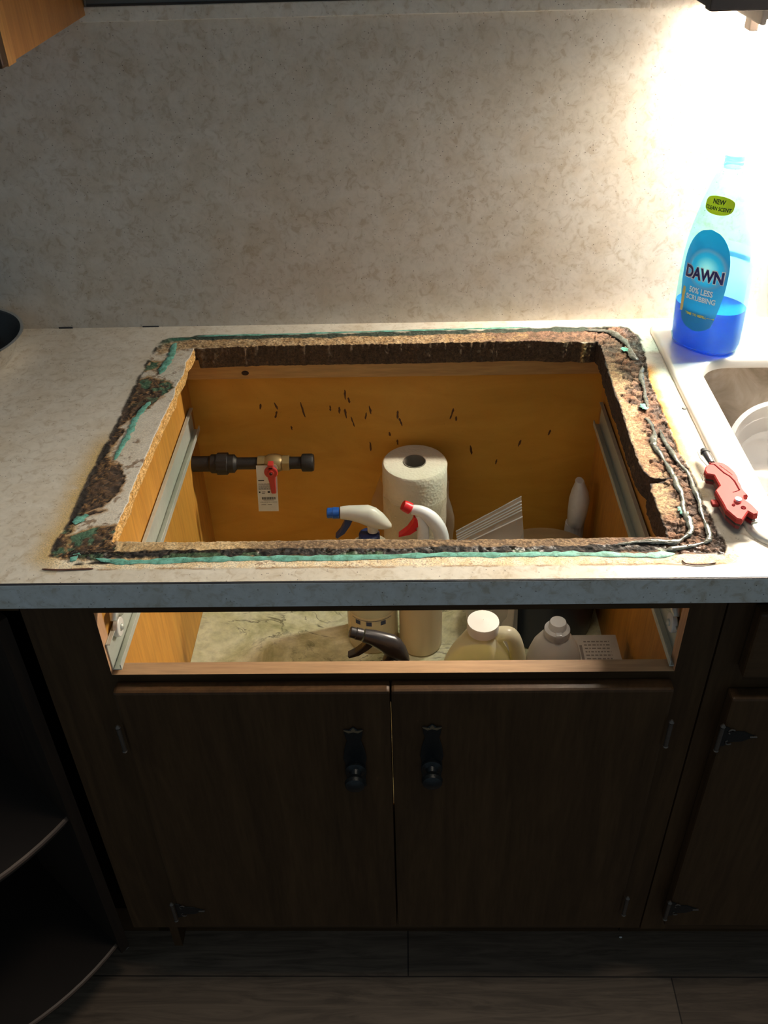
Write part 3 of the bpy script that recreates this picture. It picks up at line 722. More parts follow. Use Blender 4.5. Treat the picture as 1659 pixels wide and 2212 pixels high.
ul = thing('upper_cabinet', 'upper cabinet with an amber wood side, top left corner of the photo', 'cabinet', (-.76, .47, 1.37))
MB().box(-1.10, -.424, .345, D-.001, 1.372, 2.0).build('body', M_HONEY, ul, world=True)
MB().box(-1.10, -.4222, .3215, .345, 1.3705, 2.0).build('face_frame', wood('honey_frame', (.52, .23, .06), (.64, .31, .09), 'z', .45), ul, world=True)
MB().bbox(-1.09, -.4215, .302, .3213, 1.3715, 1.98, .003).build('door', M_DARK, ul, world=True)
ur = thing('upper_cabinet', 'dark upper cabinet above the sink, top right corner of the photo', 'cabinet', (.7, .48, 1.404))
MB().box(.324, 1.15, .357, D-.001, 1.406, 2.0).build('body', M_UPDARK, ur, world=True)
MB().bbox(.322, 1.15, .335, .3565, 1.404, 2.0, .002).build('face_frame', plain('grey_brown_frame', (.075, .060, .054), .5), ur, world=True)
hd = thing('range_hood', 'dark grey range hood panel above the backsplash strip', 'range hood', (-.05, .5, 1.384))
MB().bbox(-.418, .318, D-.012, D-.001, 1.383, 1.62, .001).build('back_flange', plain('hood_grey', (.10, .105, .10), .45, .2), hd, world=True)
MB().prism([(D-.012, 1.60), (D-.012, 1.78), (.28, 1.78), (.16, 1.68), (.16, 1.60)], -.418, .318, 'x').build('hood_shell', plain('hood_shell_grey', (.12, .12, .12), .4, .2), hd, world=True)
MB().box(-.418, .318, D-.013, D-.0121, 1.383, 1.3855).build('dark_seal', plain('dark_gap', (.02, .017, .015), .7), hd, world=True)

lf = thing('under_cabinet_light', 'beige under-cabinet light bar above the sink', 'light fixture', (.7, .55, 1.404))
MB().bbox(.437, .98, .505, .630, 1.366, 1.4055, .006).build('housing', plain('beige_housing', (.50, .43, .38), .5), lf, world=True)
MB().bbox(.4355, .443, .503, .632, 1.3610, 1.400, .002).build('end_cap', plain('pale_end_cap', (.62, .55, .49), .5), lf, world=True)
tm_, nt_, b_ = new_mat('lit_tube'); em = N(nt_, 'ShaderNodeEmission'); em.inputs[0].default_value = TUBE_COLOR; em.inputs[1].default_value = TUBE_STRENGTH
nt_.links.new(em.outputs[0], nt_.nodes['Material Output'].inputs[0])
MB().tube([(.458, .583, 1.355), (.93, .583, 1.355)], .011, 20).build('tube', tm_, lf, world=True, smooth=True)
for x in (.452, .936): MB().bbox(x-.006, x+.006, .571, .595, 1.343, 1.368, .002).build('socket', plain('beige_housing', (.50, .43, .38), .5), lf, world=True)

# ------------------------------------------------------------------ sink and what stands at it
sk = thing('kitchen_sink', 'stainless drop-in sink at the right end of the countertop', 'sink', (.67, .33, H))
def rrect(x0, x1, y0, y1, r, z, k=10):
    out = []
    for cx, cy, a0 in ((x1-r, y1-r, 0), (x0+r, y1-r, 90), (x0+r, y0+r, 180), (x1-r, y0+r, 270)):
        for i in range(k+1):
            a = math.radians(a0+90*i/k); out.append((cx+r*math.cos(a), cy+r*math.sin(a), z))
    return out
rings = [rrect(.3872, .975, .046, .622, .040, H+.0003), rrect(.3875, .9747, .0463, .6217, .040, H+.0035), rrect(.3895, .9727, .0483, .6197, .039, H+.0062),
         rrect(.394, .968, .053, .615, .036, H+.0072), rrect(.424, .925, .094, .492, .040, H+.0068), rrect(.429, .920, .099, .486, .042, H+.0055), rrect(.4325, .9165, .1025, .482, .043, H+.001),
         rrect(.4345, .9145, .1045, .480, .044, H-.008), rrect(.441, .908, .111, .473, .050, H-.13), rrect(.447, .902, .117, .467, .055, H-.155), rrect(.462, .887, .132, .452, .055, H-.170),
         rrect(.52, .82, .19, .40, .05, H-.173)]
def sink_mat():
    m, nt, b = new_mat('shaded_stained_steel'); v = coords(nt)
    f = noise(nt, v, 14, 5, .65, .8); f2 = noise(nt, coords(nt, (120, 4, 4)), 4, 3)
    r = ramp(nt, [(.35, (.20, .165, .125)), (.62, (.36, .32, .28))], f)  # shade inside the basin put into the steel colour, along with brown-grey staining
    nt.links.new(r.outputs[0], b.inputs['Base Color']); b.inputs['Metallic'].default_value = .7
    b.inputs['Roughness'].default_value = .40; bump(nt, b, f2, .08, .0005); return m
MB().loft(rings[:8], caps=False).build('rim', M_STEEL, sk, world=True, smooth=True, ang=60)
bs_ = MB().loft(rings[7:], caps=False); bs_.f.append(tuple(range(len(rings[0])*4, len(rings[0])*5))); bs_.mi.append(0)
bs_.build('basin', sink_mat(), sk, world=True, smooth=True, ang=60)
MB().lathe([(.001, H-.1722), (.020, H-.1722), (.036, H-.1715), (.040, H-.1722)], 30, (.67, .30, 0)).build('drain', M_GALV, sk, world=True, smooth=True)

# dish soap bottle
BA = .0545
bt = thing('dish_soap_bottle', 'half-empty clear dish soap bottle with blue liquid on the sink corner', 'bottle', (.4555, .530, H+.0072), (0, math.radians(-2.0), math.radians(-47)))
PROF = [(0,.046,.030),(.003,.0505,.034),(.012,.053,.036),(.04,.0535,.0365),(.075,.0535,.0365),(.11,.0525,.036),(.138,.0505,.035),(.158,.0480,.0335),(.178,.0440,.0315),(.196,.0395,.029),(.205,.0368,.0278),(.210,.0365,.0272),(.228,.0305,.0245),(.240,.0265,.0220),(.252,.0215,.0190),(.259,.0178,.0170),(.2605,.0190,.0180),(.262,.0178,.0170),(.264,.0165,.0165),(.2655,.0180,.0180),(.267,.0165,.0165),(.270,.0165,.0165),(.2715,.0178,.0178),(.273,.0162,.0162),(.279,.0160,.0160),(.280,.0150,.0150)]
def ell(a, b, z, n=44, p=2.3):
    out = []
    for k in range(n):
        t = 2*math.pi*k/n; c, s_ = math.cos(t), math.sin(t)
        out.append((a*math.copysign(abs(c)**(2/p), c), b*math.copysign(abs(s_)**(2/p), s_), z))
    return out
M_SHELL = clear('clear_aqua_plastic', (.66, .94, .93), (.42, .80, .80), .10, .06, .55)
MB().loft([ell(a, b, z) for z, a, b in PROF]+[ell(.0125, .0125, .2798)]+[ell(.0125, .0125, .262)], caps=False).build('body', M_SHELL, bt, smooth=True)
def liquid_mat():
    m, nt, b = new_mat('blue_liquid'); out = nt.nodes['Material Output']
    tr = N(nt, 'ShaderNodeBsdfTransparent'); tr.inputs[0].default_value = (.02, .22, .95, 1)
    tl = N(nt, 'ShaderNodeBsdfTranslucent'); tl.inputs[0].default_value = (.002, .26, .95, 1)
    b.inputs['Base Color'].default_value = (.004, .14, .80, 1); b.inputs['Roughness'].default_value = .08
    v = coords(nt); f = noise(nt, v, 25, 2)
    nt.links.new(mixc(nt, f, (.0, .20, .78), (.0, .27, .90)), b.inputs['Base Color'])
    m1 = nt.nodes.new('ShaderNodeMixShader'); m1.inputs[0].default_value = .32
    m2 = nt.nodes.new('ShaderNodeMixShader'); m2.inputs[0].default_value = .22
    nt.links.new(b.outputs[0], m1.inputs[1]); nt.links.new(tl.outputs[0], m1.inputs[2])
    nt.links.new(m1.outputs[0], m2.inputs[1]); nt.links.new(tr.outputs[0], m2.inputs[2]); nt.links.new(m2.outputs[0], out.inputs[0]); return m
def psize(z):
    for (z0, a0, b0), (z1, a1, b1) in zip(PROF, PROF[1:]):
        if z0 <= z <= z1:
            t = (z-z0)/(z1-z0+1e-9); return a0+(a1-a0)*t, b0+(b1-b0)*t
    return PROF[-1][1:]
LV = .066
MB().loft([ell(a-.0012, b-.0012, z+.0012) for z, a, b in PROF[:4]]+[ell(.0523, .0353, LV)]).build('liquid', liquid_mat(), bt, smooth=True)
def on_bottle(u, z, e=.0004, p=2.3):
    a, b = psize(z); t = min(.995, abs(u)/a)
    return (u, -(b*(1-t**p)**(1/p)+e), z)
def patch(outline, e, name, mat, parent, back=False, nu=28, nv=44):
    """label: rows of z, width limits from outline(z) -> (u0,u1)"""
    zs = np.linspace(outline['z0'], outline['z1'], nv); vs = []; fs = []
    for z in zs:
        u0, u1 = outline['w'](z)
        for k in range(nu+1):
            q = on_bottle(u0+(u1-u0)*k/nu, z, e); vs.append((-q[0], -q[1], q[2]) if back else q)
    for j in range(nv-1):
        for k in range(nu): fs.append((j*(nu+1)+k, j*(nu+1)+k+1, (j+1)*(nu+1)+k+1, (j+1)*(nu+1)+k))
    m = MB(); m.add(vs, fs); return m.build(name, mat, parent, smooth=True, fixn=False)
def lw_(z):     # label: round top, widest above the middle, narrowing to a rounded foot
    t = (z-.034)/.150; w = .0355
    k = max(0, 1-((t-.58)/.42)**2.5)**.5 if t > .58 else (1-((.58-t)/.58)**2*.42)*min(1, (max(0, t)/.07+.02))**.45
    return (-w*k, w*k)
def backlit(m, frac=.5):
    """thin label stock: part of the light that falls on its back passes through"""
    nt = m.node_tree; b = nt.nodes['Principled BSDF']; out = nt.nodes['Material Output']
    tl = N(nt, 'ShaderNodeBsdfTranslucent'); mx = nt.nodes.new('ShaderNodeMixShader'); mx.inputs[0].default_value = frac
    l = b.inputs['Base Color'].links[0].from_socket; nt.links.new(l, tl.inputs[0])
    nt.links.new(b.outputs[0], mx.inputs[1]); nt.links.new(tl.outputs[0], mx.inputs[2]); nt.links.new(mx.outputs[0], out.inputs[0]); return m
def label_mat():
    m, nt, b = new_mat('blue_label'); v = coords(nt)
    gr = nt.nodes.new('ShaderNodeVectorMath'); gr.operation = 'DISTANCE'; gr.inputs[1].default_value = (.004, -.032, .128); nt.links.new(v, gr.inputs[0])
    r = ramp(nt, [(.0, (.70, .93, .97)), (.009, (.30, .75, .90)), (.019, (.02, .42, .74)), (.0262, (.012, .32, .66)), (.0270, (.16, .30, .50)), (.0280, (.010, .22, .50)), (.034, (.008, .26, .58)), (.06, (.006, .34, .68)), (.10, (.008, .28, .64))], gr.outputs['Value'])
    nt.links.new(r.outputs[0], b.inputs['Base Color']); b.inputs['Roughness'].default_value = .35; return m
lb = patch({'z0': .034, 'z1': .184, 'w': lw_}, .0005, 'front_label', backlit(label_mat(), .14), bt)
def wrap_text(txt, size, u, z, name, mat, parent, bold=0.0, cond=1.0, shear=0.0, e=.0010, arc=0.0, rot=0.0):
    vs, fs = text_geo(txt, size, bold, cond); c, s_ = math.cos(rot), math.sin(rot)
    pts = []
    for x, y in vs:
        x, y = x+shear*y, y-arc*x*x; x, y = x*c-y*s_, x*s_+y*c
        pts.append(on_bottle(u+x, z+y, e))
    m = MB(); m.add(pts, fs); return m.build(name, mat, parent, fixn=False)
M_NAVY = plain('navy_ink', (.012, .018, .16), .4); M_INKW = backlit(plain('white_ink', (.92, .95, .95), .4), .16)
wrap_text('DAWN', .0235, .001, .119, 'lettering_outline', M_INKW, lb, .0020, .80, .0, .0008)
wrap_text('DAWN', .0235, .001, .119, 'lettering', M_NAVY, lb, .0008, .80, .0, .0012)
wrap_text('50% LESS', .0118, .001, .0945, 'lettering', M_INKW, lb, .0004, .84)
wrap_text('SCRUBBING', .0105, .002, .0835, 'lettering', M_INKW, lb, .0004, .84)
wrap_text('TIME TO REFILL', .0050, -.001, .0585, 'lettering', plain('yellow_ink', (.72, .72, .06), .4), lb, .0002)
m = MB(); m.add([on_bottle(u, .0585+dz, .001) for u, dz in ((.017,-.0003),(.026,-.0003),(.026,.0003),(.017,.0003),(.026,-.0012),(.028,0),(.026,.0012))], [(0,1,2,3),(4,5,6)]); m.build('arrow', plain('yellow_ink', (.72, .72, .06), .4), lb, fixn=False)
m = MB()
for k in range(3): m.add([on_bottle(-.0275+x*.8, .088-.011*k+y*.8, .0009) for x, y in ((-.003,-.010),(.003,-.009),(.0042,0),(.003,.009),(-.002,.010),(-.0034,0))], [tuple(range(6))])
m.build('flower_print', plain('pale_yellow_print', (.62, .58, .20), .4), lb, fixn=False)
def yw(z):
    t = (z-.2165)/.0125; w = .0210*max(0, 1-abs(t)**3.2)**.5
    return (-w, w)
yl = patch({'z0': .2042, 'z1': .2288, 'w': lambda z: tuple(.002+q for q in yw(z))}, .0008, 'neck_label', backlit(plain('lime_label', (.44, .47, .012), .4), .10), bt)
M_INK = plain('dark_green_ink', (.03, .05, .03), .5)
wrap_text('NEW', .0088, .002, .2212, 'lettering', M_INK, yl, .0003, .9, 0, .0013)
wrap_text('CLEAN SCENT', .0068, .002, .2122, 'lettering', M_INK, yl, .0002, .86, 0, .0013)
bl = patch({'z0': .060, 'z1': .150, 'w': lambda z: (-.036, .036)}, .0004, 'back_label', backlit(plain('pale_back_label', (.80, .90, .92), .4), .28), bt, True, 16, 10)
patch({'z0': .128, 'z1': .136, 'w': lambda z: (-.034, .034)}, .0010, 'blue_stripe', backlit(plain('violet_stripe', (.14, .18, .60), .4), .5), bl, True, 16, 4)

# clear tub behind the bottle
cu_ = thing('plastic_tub', 'clear plastic tub on the sink ledge behind the soap bottle', 'tub', (.584, .562, H+.0072))
M_CLR = clear('clear_plastic', (.93, .93, .91), (.80, .78, .74), .10, .06, .8)
MB().lathe([(.030, .0005), (.040, 0), (.0445, .004), (.047, .03), (.0475, .034), (.0465, .037), (.051, .11), (.0515, .115), (.053, .118), (.053, .124), (.0505, .124), (.0495, .11), (.0455, .04), (.043, .006), (.028, .003)], 44, caps=False).build('wall', M_CLR, cu_, smooth=True)
MB().lathe([(.054, .1175), (.0555, .119), (.0555, .1275), (.054, .129), (.046, .130), (.0455, .1275), (.0001, .127)], 44).build('lid', M_CLR, cu_, smooth=True)
m = MB()
for k in range(5):
    a0, a1 = math.radians(214), math.radians(234); z = .058+k*.0055
    n = 6; vs = []; r = .0492
    for i in range(n+1):
        a = a0+(a1-a0)*i/n; vs += [(r*math.cos(a), r*math.sin(a), z), (r*math.cos(a), r*math.sin(a), z+.003)]
    m.add(vs, [(2*i, 2*i+2, 2*i+3, 2*i+1) for i in range(n)])
m.build('printed_marks', plain('tan_print', (.45, .33, .14), .5), cu_, fixn=False)

bw = thing('plastic_bowl', 'clear plastic bowl lying tilted in the sink', 'bowl', (.553, .412, .776), (math.radians(37), 0, math.radians(-8)))
MB().lathe([(.0001, 0), (.050, 0), (.056, .003), (.0585, .012), (.066, .030), (.0668, .032), (.0655, .034), (.073, .056), (.078, .058), (.080, .062), (.078, .064), (.0725, .0645), (.0715, .058), (.064, .036), (.0565, .014), (.053, .006), (.0001, .0045)], 56, caps=False).build('wall', clear('frosted_plastic', (.90, .90, .90), (.82, .82, .82), .22, .15, .8), bw, smooth=True)

# utility knife
kf = thing('utility_knife', 'red folding utility knife lying against the sink rim', 'knife', (.380, .128, H+.0076))
KO = [(.363,.178),(.371,.186),(.379,.1875),(.386,.186),(.3915,.178),(.395,.167),(.3955,.157),(.394,.148),(.3945,.141),(.394,.132),(.396,.122),(.3965,.118),(.3915,.1165),(.3895,.112),(.3925,.107),(.396,.100),(.399,.088),(.3965,.0815),(.391,.0805),(.387,.0865),(.383,.081),(.376,.071),(.370,.074),(.363,.091),(.363,.100),(.361,.128),(.369,.138),(.368,.159),(.360,.162),(.3595,.170)]
M_RED = plain('red_moulded_plastic', (.40, .035, .03), .6, 0, .06, 200); M_RED.node_tree.nodes['Principled BSDF'].inputs['Specular IOR Level'].default_value = .25
M_REDD = plain('dark_red_plastic', (.22, .012, .02), .45)
M_GROOVE = plain('groove_red', (.10, .006, .008), .9); M_GROOVE.node_tree.nodes['Principled BSDF'].inputs['Specular IOR Level'].default_value = .05
zk = H+.0076
MB().prism(inset(KO, .0022), zk, zk+.0050, 'z').build('lower_scale', M_REDD, kf, world=True)
MB().prism(inset(KO, .0012), zk+.0050, zk+.0074, 'z').build('liner', M_BLACKPL, kf, world=True)
up = MB().prism(KO, zk+.0074, zk+.0155, 'z', .0014).build('upper_scale', M_RED, kf, world=True)
zt = zk+.0156
MB().tube([(.3685,.1825,zt),(.3745,.1815,zt),(.3810,.163,zt),(.3858,.156,zt),(.3885,.146,zt),(.3890,.128,zt)], .0011, 8, .4).tube([(.3885,.127,zt),(.3800,.1235,zt)], .0006, 8, .4).build('groove', M_GROOVE, up, world=True, smooth=True)
rg = random.Random(2)
MB().tube([(.3800+i*.0009, .1795-i*.0019+.0011*math.sin(i*2.3), zt) for i in range(12)], .00035, 6, .5).build('embossed_mark', M_GROOVE, up, world=True, smooth=True)
MB().lathe([(.0042, 0), (.0042, .0030), (.0036, .0038), (.0001, .0040)], 24, (.3810, .1065, zt-.0004)).build('thumb_screw', plain('bright_nickel', (.85, .84, .88), .22, .9), kf, world=True, smooth=True)
for x, y, r in ((.3738,.0985,.0019),(.3835,.0935,.0028)):
    MB().lathe([(r*.55, .0002), (r, .0006), (r*1.05, .0002), (r*1.05, -.001)], 18, (x, y, zt)).lathe([(r*.5, .0001), (.0001, .0001)], 14, (x, y, zt)).build('screw', M_GROOVE, kf, world=True, smooth=True)
MB().lathe([(.0012, 0), (.0012, .0004), (.0001, .0004)], 14, (.3700, .1845, zt)).build('pin', M_GROOVE, kf, world=True)
MB().prism([(.3705,.190),(.3765,.190),(.3790,.184),(.3700,.184)], zk+.0050, zk+.0085).prism([(.3700,.224),(.3765,.231),(.3735,.236),(.3690,.230)], zk+.003, zk+.0045).tube([(.3690,.228,zk+.0035),(.3685,.212,zk+.0035),(.3715,.197,zk+.0045),(.3735,.186,zk+.006)], .0016, 8, .6).build('blade', M_GALV, kf, world=True)
MB().tube([(.3752,.228,zk+.006),(.3758,.222,zk+.006),(.3770,.210,zk+.006),(.3775,.198,zk+.006)], [.0046,.0052,.0052,.0042], 16, .75).lathe([(.0056,-.001),(.0062,0),(.0056,.001)], 18, (.3756,.2205,zk+.006), 1, .75, 'y').build('blade_holder', plain('gunmetal_clip', (.05, .05, .055), .25, .4), kf, world=True, smooth=True)
MB().bbox(.3555, .3640, .112, .122, zk+.0025, zk+.007, .0015).build('thumb_tab', M_RED, kf, world=True)
MB().tube([(.3585,.164,zk+.004),(.3575,.170,zk+.006),(.3585,.176,zk+.004),(.3605,.172,zk+.002)], .0008, 8).build('wire_loop', M_GALV, kf, world=True, smooth=True)
MB().tube([(.387,.094,zk+.006),(.393,.084,zk+.006),(.3955,.078,zk+.006),(.390,.0765,zk+.006)], .0017, 10).build('lanyard_bar', M_GALV, kf, world=True, smooth=True)

# frying pan at the left edge
fp = thing('frying_pan', 'black frying pan with a steel rim at the left edge of the countertop', 'pan', (-.695, .520, H+.0004))
MB().lathe([(.0001, .0045), (.074, .0045), (.083, .010), (.097, .030), (.1035, .0405)], 64, caps=False).build('inside', plain('black_nonstick', (.012, .011, .010), .42), fp, smooth=True)
MB().lathe([(.0001, 0), (.076, 0), (.085, .006), (.099, .027), (.1075, .0415), (.1085, .043), (.1075, .0443), (.1035, .0435), (.1030, .0405)], 64, caps=False).build('pan_wall', plain('polished_steel', (.80, .78, .75), .06, 1.0), fp, smooth=True)
MB().tube([(-.10, .02, .036), (-.15, .03, .05), (-.24, .05, .062)], [.008, .010, .011], 14, .6).build('handle', M_BLACKPL, fp, smooth=True)

# small debris on the worktop and floor
MB().prism([(.3835+.0032*math.cos(a), .352+.0032*math.sin(a)) for a in np.linspace(0, 2*math.pi, 7)[:-1]], H+.0001, H+.0016, 'z').build('nut_', plain('grey_flake', (.14, .14, .12), .5))
o = bpy.data.objects['nut_']; o.name = 'hex_nut'; tag(o, 'small grey hex nut on the countertop beside the sink rim', 'nut')
o = MB().tube(smooth_path([(.302,.0285,H+.001),(.305,.0225,H+.0012),(.316,.0205,H+.0010),(.327,.021,H+.0011),(.338,.0235,H+.0009)], 4), [.0005]+[.0007]*15+[.0004], 8).build('bent_wire', plain('rusty_brown', (.11, .038, .022), .6), smooth=True)
tag(o, 'bent rust-brown wire scrap near the front right cutout corner', 'wire scrap')
o = MB().tube(smooth_path([(-.408,.0235,H+.001),(-.39,.0215,H+.0014),(-.37,.0225,H+.001),(-.35,.0235,H+.0008)], 4), [.0006]+[.0013]*11+[.0007], 8, .5).build('rust_flake', plain('rusty_brown', (.11, .038, .022), .6), smooth=True)
tag(o, 'flat brown flake lying at the front left cutout corner', 'flake')
def crumb(x, y, r, label, name='paint_chip'):
    m = MB().lathe([(r*.5, .0002), (r, r*.25), (r*.8, r*.7), (r*.2, r*.85)], 7, (x, y, 0), 1.3, .8)
    tag(m.build(name, M_WHITEPL), label, 'chip')
crumb(.365, .089, .0022, 'white chip on the floor below the right cabinet door')
crumb(-.506, .070, .0065, 'white chip on the floor under the lazy susan corner')

# ------------------------------------------------------------------ inside the cabinet
ZS = .450
def marble():
    m, nt, b = new_mat('marbled_shelf_paper'); v = coords(nt)
    f = noise(nt, v, 9, 6, .65, 1.4); g = noise(nt, v, 60, 4, .65)
    r = ramp(nt, [(.30, (.40, .40, .20)), (.46, (.66, .65, .42)), (.60, (.82, .81, .62)), (.75, (.58, .57, .34))], f)
    r2 = ramp(nt, [(.3, (.80, .80, .74)), (.6, (1.05, 1.05, 1.0))], g)
    c = mixc(nt, 1.0, r.outputs[0], r2.outputs[0], 'MULTIPLY')
    vn = noise(nt, coords(nt, (1, 1.7, 1), (0, 0, .5)), 6.5, 6, .6, 2.6)
    vr = ramp(nt, [(.475, (0, 0, 0)), (.50, (1, 1, 1)), (.525, (0, 0, 0))], vn)
    br = ramp(nt, [(.48, (0, 0, 0)), (.62, (1, 1, 1))], noise(nt, v, 11, 3))
    s_ = N(nt, 'ShaderNodeMath', operation='MULTIPLY'); nt.links.new(vr.outputs[0], s_.inputs[0]); nt.links.new(br.outputs[0], s_.inputs[1])
    c = mixc(nt, s_.outputs[0], c, (.12, .11, .06))
    nt.links.new(c, b.inputs['Base Color']); b.inputs['Roughness'].default_value = .42; return m
o = MB().box(-.3665, .3295, .046, .609, ZS+.0002, ZS+.0007).build('shelf_liner', marble())
tag(o, 'green-cream marbled shelf paper lining the cabinet shelf', 'shelf liner')
ZB = ZS+.0008

# gas pipe with valve
gv = thing('gas_pipe_valve', 'black iron pipe stub with a red-handled shutoff valve', 'valve', (-.24, .552, .697))
def pp(mb, name, mat, parent=None, **k): return mb.build(name, mat, parent or gv, world=True, **k)
px = lambda prof, x: MB().lathe([(r, x+q) for r, q in prof], 28, (0, .552, .697), axis='x')
pp(px([(.0135, 0), (.0135, .040), (.0105, .042), (.0105, .115)], -.3665), 'pipe', M_BLACKIRON, smooth=True)
un = px([(.0135, 0), (.0165, .003), (.0165, .012), (.0185, .014), (.0185, .030), (.0160, .032), (.0160, .042), (.0120, .045), (.0105, .047)], -.337)
un.prism([(.552+.0195*math.cos(a), .697+.0195*math.sin(a)) for a in np.linspace(0, 2*math.pi, 9)[:-1]], -.324, -.306, 'x')
pp(un, 'union_fitting', M_BLACKIRON, smooth=True)
M_BR = plain('dull_brass', (.36, .25, .11), .4, .5, .2, 100)
vb = MB()
def hexp(x0, x1, r): return [(.552+r*math.cos(a), .697+r*math.sin(a)) for a in np.linspace(math.pi/6, 2*math.pi+math.pi/6, 7)[:-1]]
vb.prism(hexp(0, 0, .0145), -.254, -.242, 'x'); vb.prism(hexp(0, 0, .0145), -.212, -.200, 'x')
vb.lathe([(.012, -.242), (.0155, -.236), (.0165, -.227), (.0155, -.218), (.012, -.212)], 28, (0, .552, .697), axis='x')
vb.lathe([(.008, -.014), (.008, -.021), (.006, -.022), (.006, -.026)], 20, (-.2265, .552, .697), axis='y')
pp(vb, 'valve_body', M_BR, smooth=True, ang=35)
pp(px([(.0105, 0), (.0105, .028)], -.202), 'pipe', M_BLACKIRON, smooth=True)
pp(px([(.0105, 0), (.0150, .002), (.0155, .004), (.0155, .018), (.0140, .0215), (.0001, .0225)], -.1805), 'end_cap', M_BLACKIRON, smooth=True)
M_RH = plain('red_valve_paint', (.48, .035, .028), .38)
hx, hz = -.229, .697
hp = [(hx+.0115*math.cos(a), hz+.0115*math.sin(a)) for a in np.linspace(math.radians(-55), math.radians(235), 26)]
hp += [(hx-.0048, hz-.020), (hx-.0036, hz-.040), (hx-.0026, hz-.0435), (hx+.0040, hz-.0435), (hx+.0050, hz-.040), (hx+.0058, hz-.020)]
hl = MB().prism(hp, .5265, .5215, 'y', .0012)
hl.lathe([(.0055, .5265), (.0055, .5195), (.0042, .5190)], 18, (hx, 0, hz), axis='y').bbox(hx-.0045, hx+.0045, .5215, .535, hz+.007, hz+.016, .001)
pp(hl, 'handle', M_RH, smooth=True)
pp(MB().lathe([(.0028, .5188), (.0022, .5176), (.0001, .5174)], 14, (hx, 0, hz), axis='y'), 'handle_screw', plain('dark_screw', (.05, .02, .02), .4, .5), smooth=True)
tgo = thing('paper_tag', 'white printed paper tag hanging behind the red valve handle', 'tag', (-.233, .5285, .70))
vs, fs = [], []
for j in range(9):
    for i in range(5):
        u = -.0175+.035*i/4; z = .008-.094*j/8
        vs.append((-.0035+u+(.0055 if False else .0)-.0006*j, -.0010*math.sin(j*.5)-.004*(j/8)**2, z))
for j in range(8):
    for i in range(4): fs.append((j*5+i, j*5+i+1, (j+1)*5+i+1, (j+1)*5+i))
m = MB(); m.add(vs, fs); m.add([(x, y+.0004, z) for x, y, z in vs], [tuple(reversed(f)) for f in fs])
tg = m.build('card', plain('white_card', (.72, .74, .72), .5), tgo, smooth=True, fixn=False)
m = MB(); rg = random.Random(5)
def tagmark(u0, u1, z0, z1):
    def q(u, z):
        j = (.008-z)/.094*8; return (-.0035+u-.0006*j, -.0010*math.sin(j*.5)-.004*(j/8)**2-.0003, z)
    m.add([q(u0, z0), q(u1, z0), q(u1, z1), q(u0, z1)], [(0, 1, 2, 3)])
tagmark(-.0150, -.0050, -.0225, -.0205)
for k in range(6):
    u = -.015
    while u < .012:
        l = rg.uniform(.0015, .005); tagmark(u, min(u+l, .013), -.0290-k*.0022, -.0282-k*.0022); u += l+.0008
tagmark(-.0150, -.0125, -.0475, -.0440); tagmark(-.010, -.004, -.0455, -.0445); tagmark(-.010, -.005, -.0485, -.0475)
tagmark(.000, .004, -.0475, -.0435); tagmark(.006, .015, -.0450, -.0440); tagmark(.006, .015, -.0472, -.0464)
u = -.0105
while u < .0125:
    l = rg.choice((.0004, .0006, .0010, .0015)); tagmark(u, u+l, -.0610, -.0560); u += l+rg.choice((.0004, .0006, .0009))
tagmark(-.008, .010, -.0630, -.0623)
u = -.0135
while u < .0155:
    l = rg.uniform(.001, .003); tagmark(u, min(u+l, .0155), -.0672, -.0664); u += l+.0006
tagmark(-.012, -.004, -.0722, -.0714); tagmark(-.001, .006, -.0722, -.0714)
m.build('print', plain('tag_ink', (.04, .045, .05), .6), tg, fixn=False)

# paper towel roll
pt = thing('paper_towel_roll', 'paper towel roll standing upright on the cabinet shelf', 'paper towel roll', (.0135, .546, ZB))
def paper_mat():
    m, nt, b = new_mat('quilted_paper'); v = coords(nt)
    b.inputs['Base Color'].default_value = (.80, .72, .58, 1); b.inputs['Roughness'].default_value = .85
    f = noise(nt, v, 24, 4); nt.links.new(mixc(nt, f, (.70, .60, .43), (.82, .76, .64)), b.inputs['Base Color'])
    vo = N(nt, 'ShaderNodeTexVoronoi'); vo.inputs['Scale'].default_value = 210; nt.links.new(v, vo.inputs['Vector']); bump(nt, b, vo.outputs['Distance'], .55, .0014); return m
RO, RI, HT = .0555, .0195, .2495
prof = [(RI, .002)]+[(RO-.002, .0)]+[(RO, .004)]+[(RO+.0004*math.sin(k*1.7), .004+(HT-.008)*k/22) for k in range(1, 22)]+[(RO, HT-.004), (RO-.0025, HT-.0005)]
prof += [(RO-.003-(RO-.003-RI)*k/14, HT+(.0002 if k % 2 else -.0001)) for k in range(1, 15)]+[(RI, HT-.002)]
MB().lathe(prof, 64, caps=False).build('paper', paper_mat(), pt, smooth=True)
MB().lathe([(RI, .001), (RI, HT+.0012), (RI-.0012, HT+.0012), (RI-.0012, .001)], 40, caps=False).build('core', plain('grey_cardboard', (.26, .22, .17), .8), pt, smooth=True)
fm = MB(); vs = []; fs = []; nA, nZ = 60, 14
for j in range(nZ):
    for i in range(nA):
        a = 2*math.pi*i/nA; z = .006+.205*j/(nZ-1)
        crumple = .0022*math.sin(5*a+z*60)+.0016*math.sin(11*a-z*90)
        flap = .016*max(0, math.cos(a-math.radians(183)))**14*math.sin(math.pi*min(1, max(0, (z-.11)/.10)))+.018*max(0, math.cos(a-math.radians(-28)))**14*math.sin(math.pi*min(1, max(0, (z-.05)/.13)))
        r = RO+.0032+crumple+flap; vs.append((r*math.cos(a), r*math.sin(a), z-(.10*max(0, math.cos(a+math.pi/2))**2 if j == nZ-1 else 0)))
for j in range(nZ-1):
    for i in range(nA): fs.append((j*nA+i, j*nA+(i+1) % nA, (j+1)*nA+(i+1) % nA, (j+1)*nA+i))
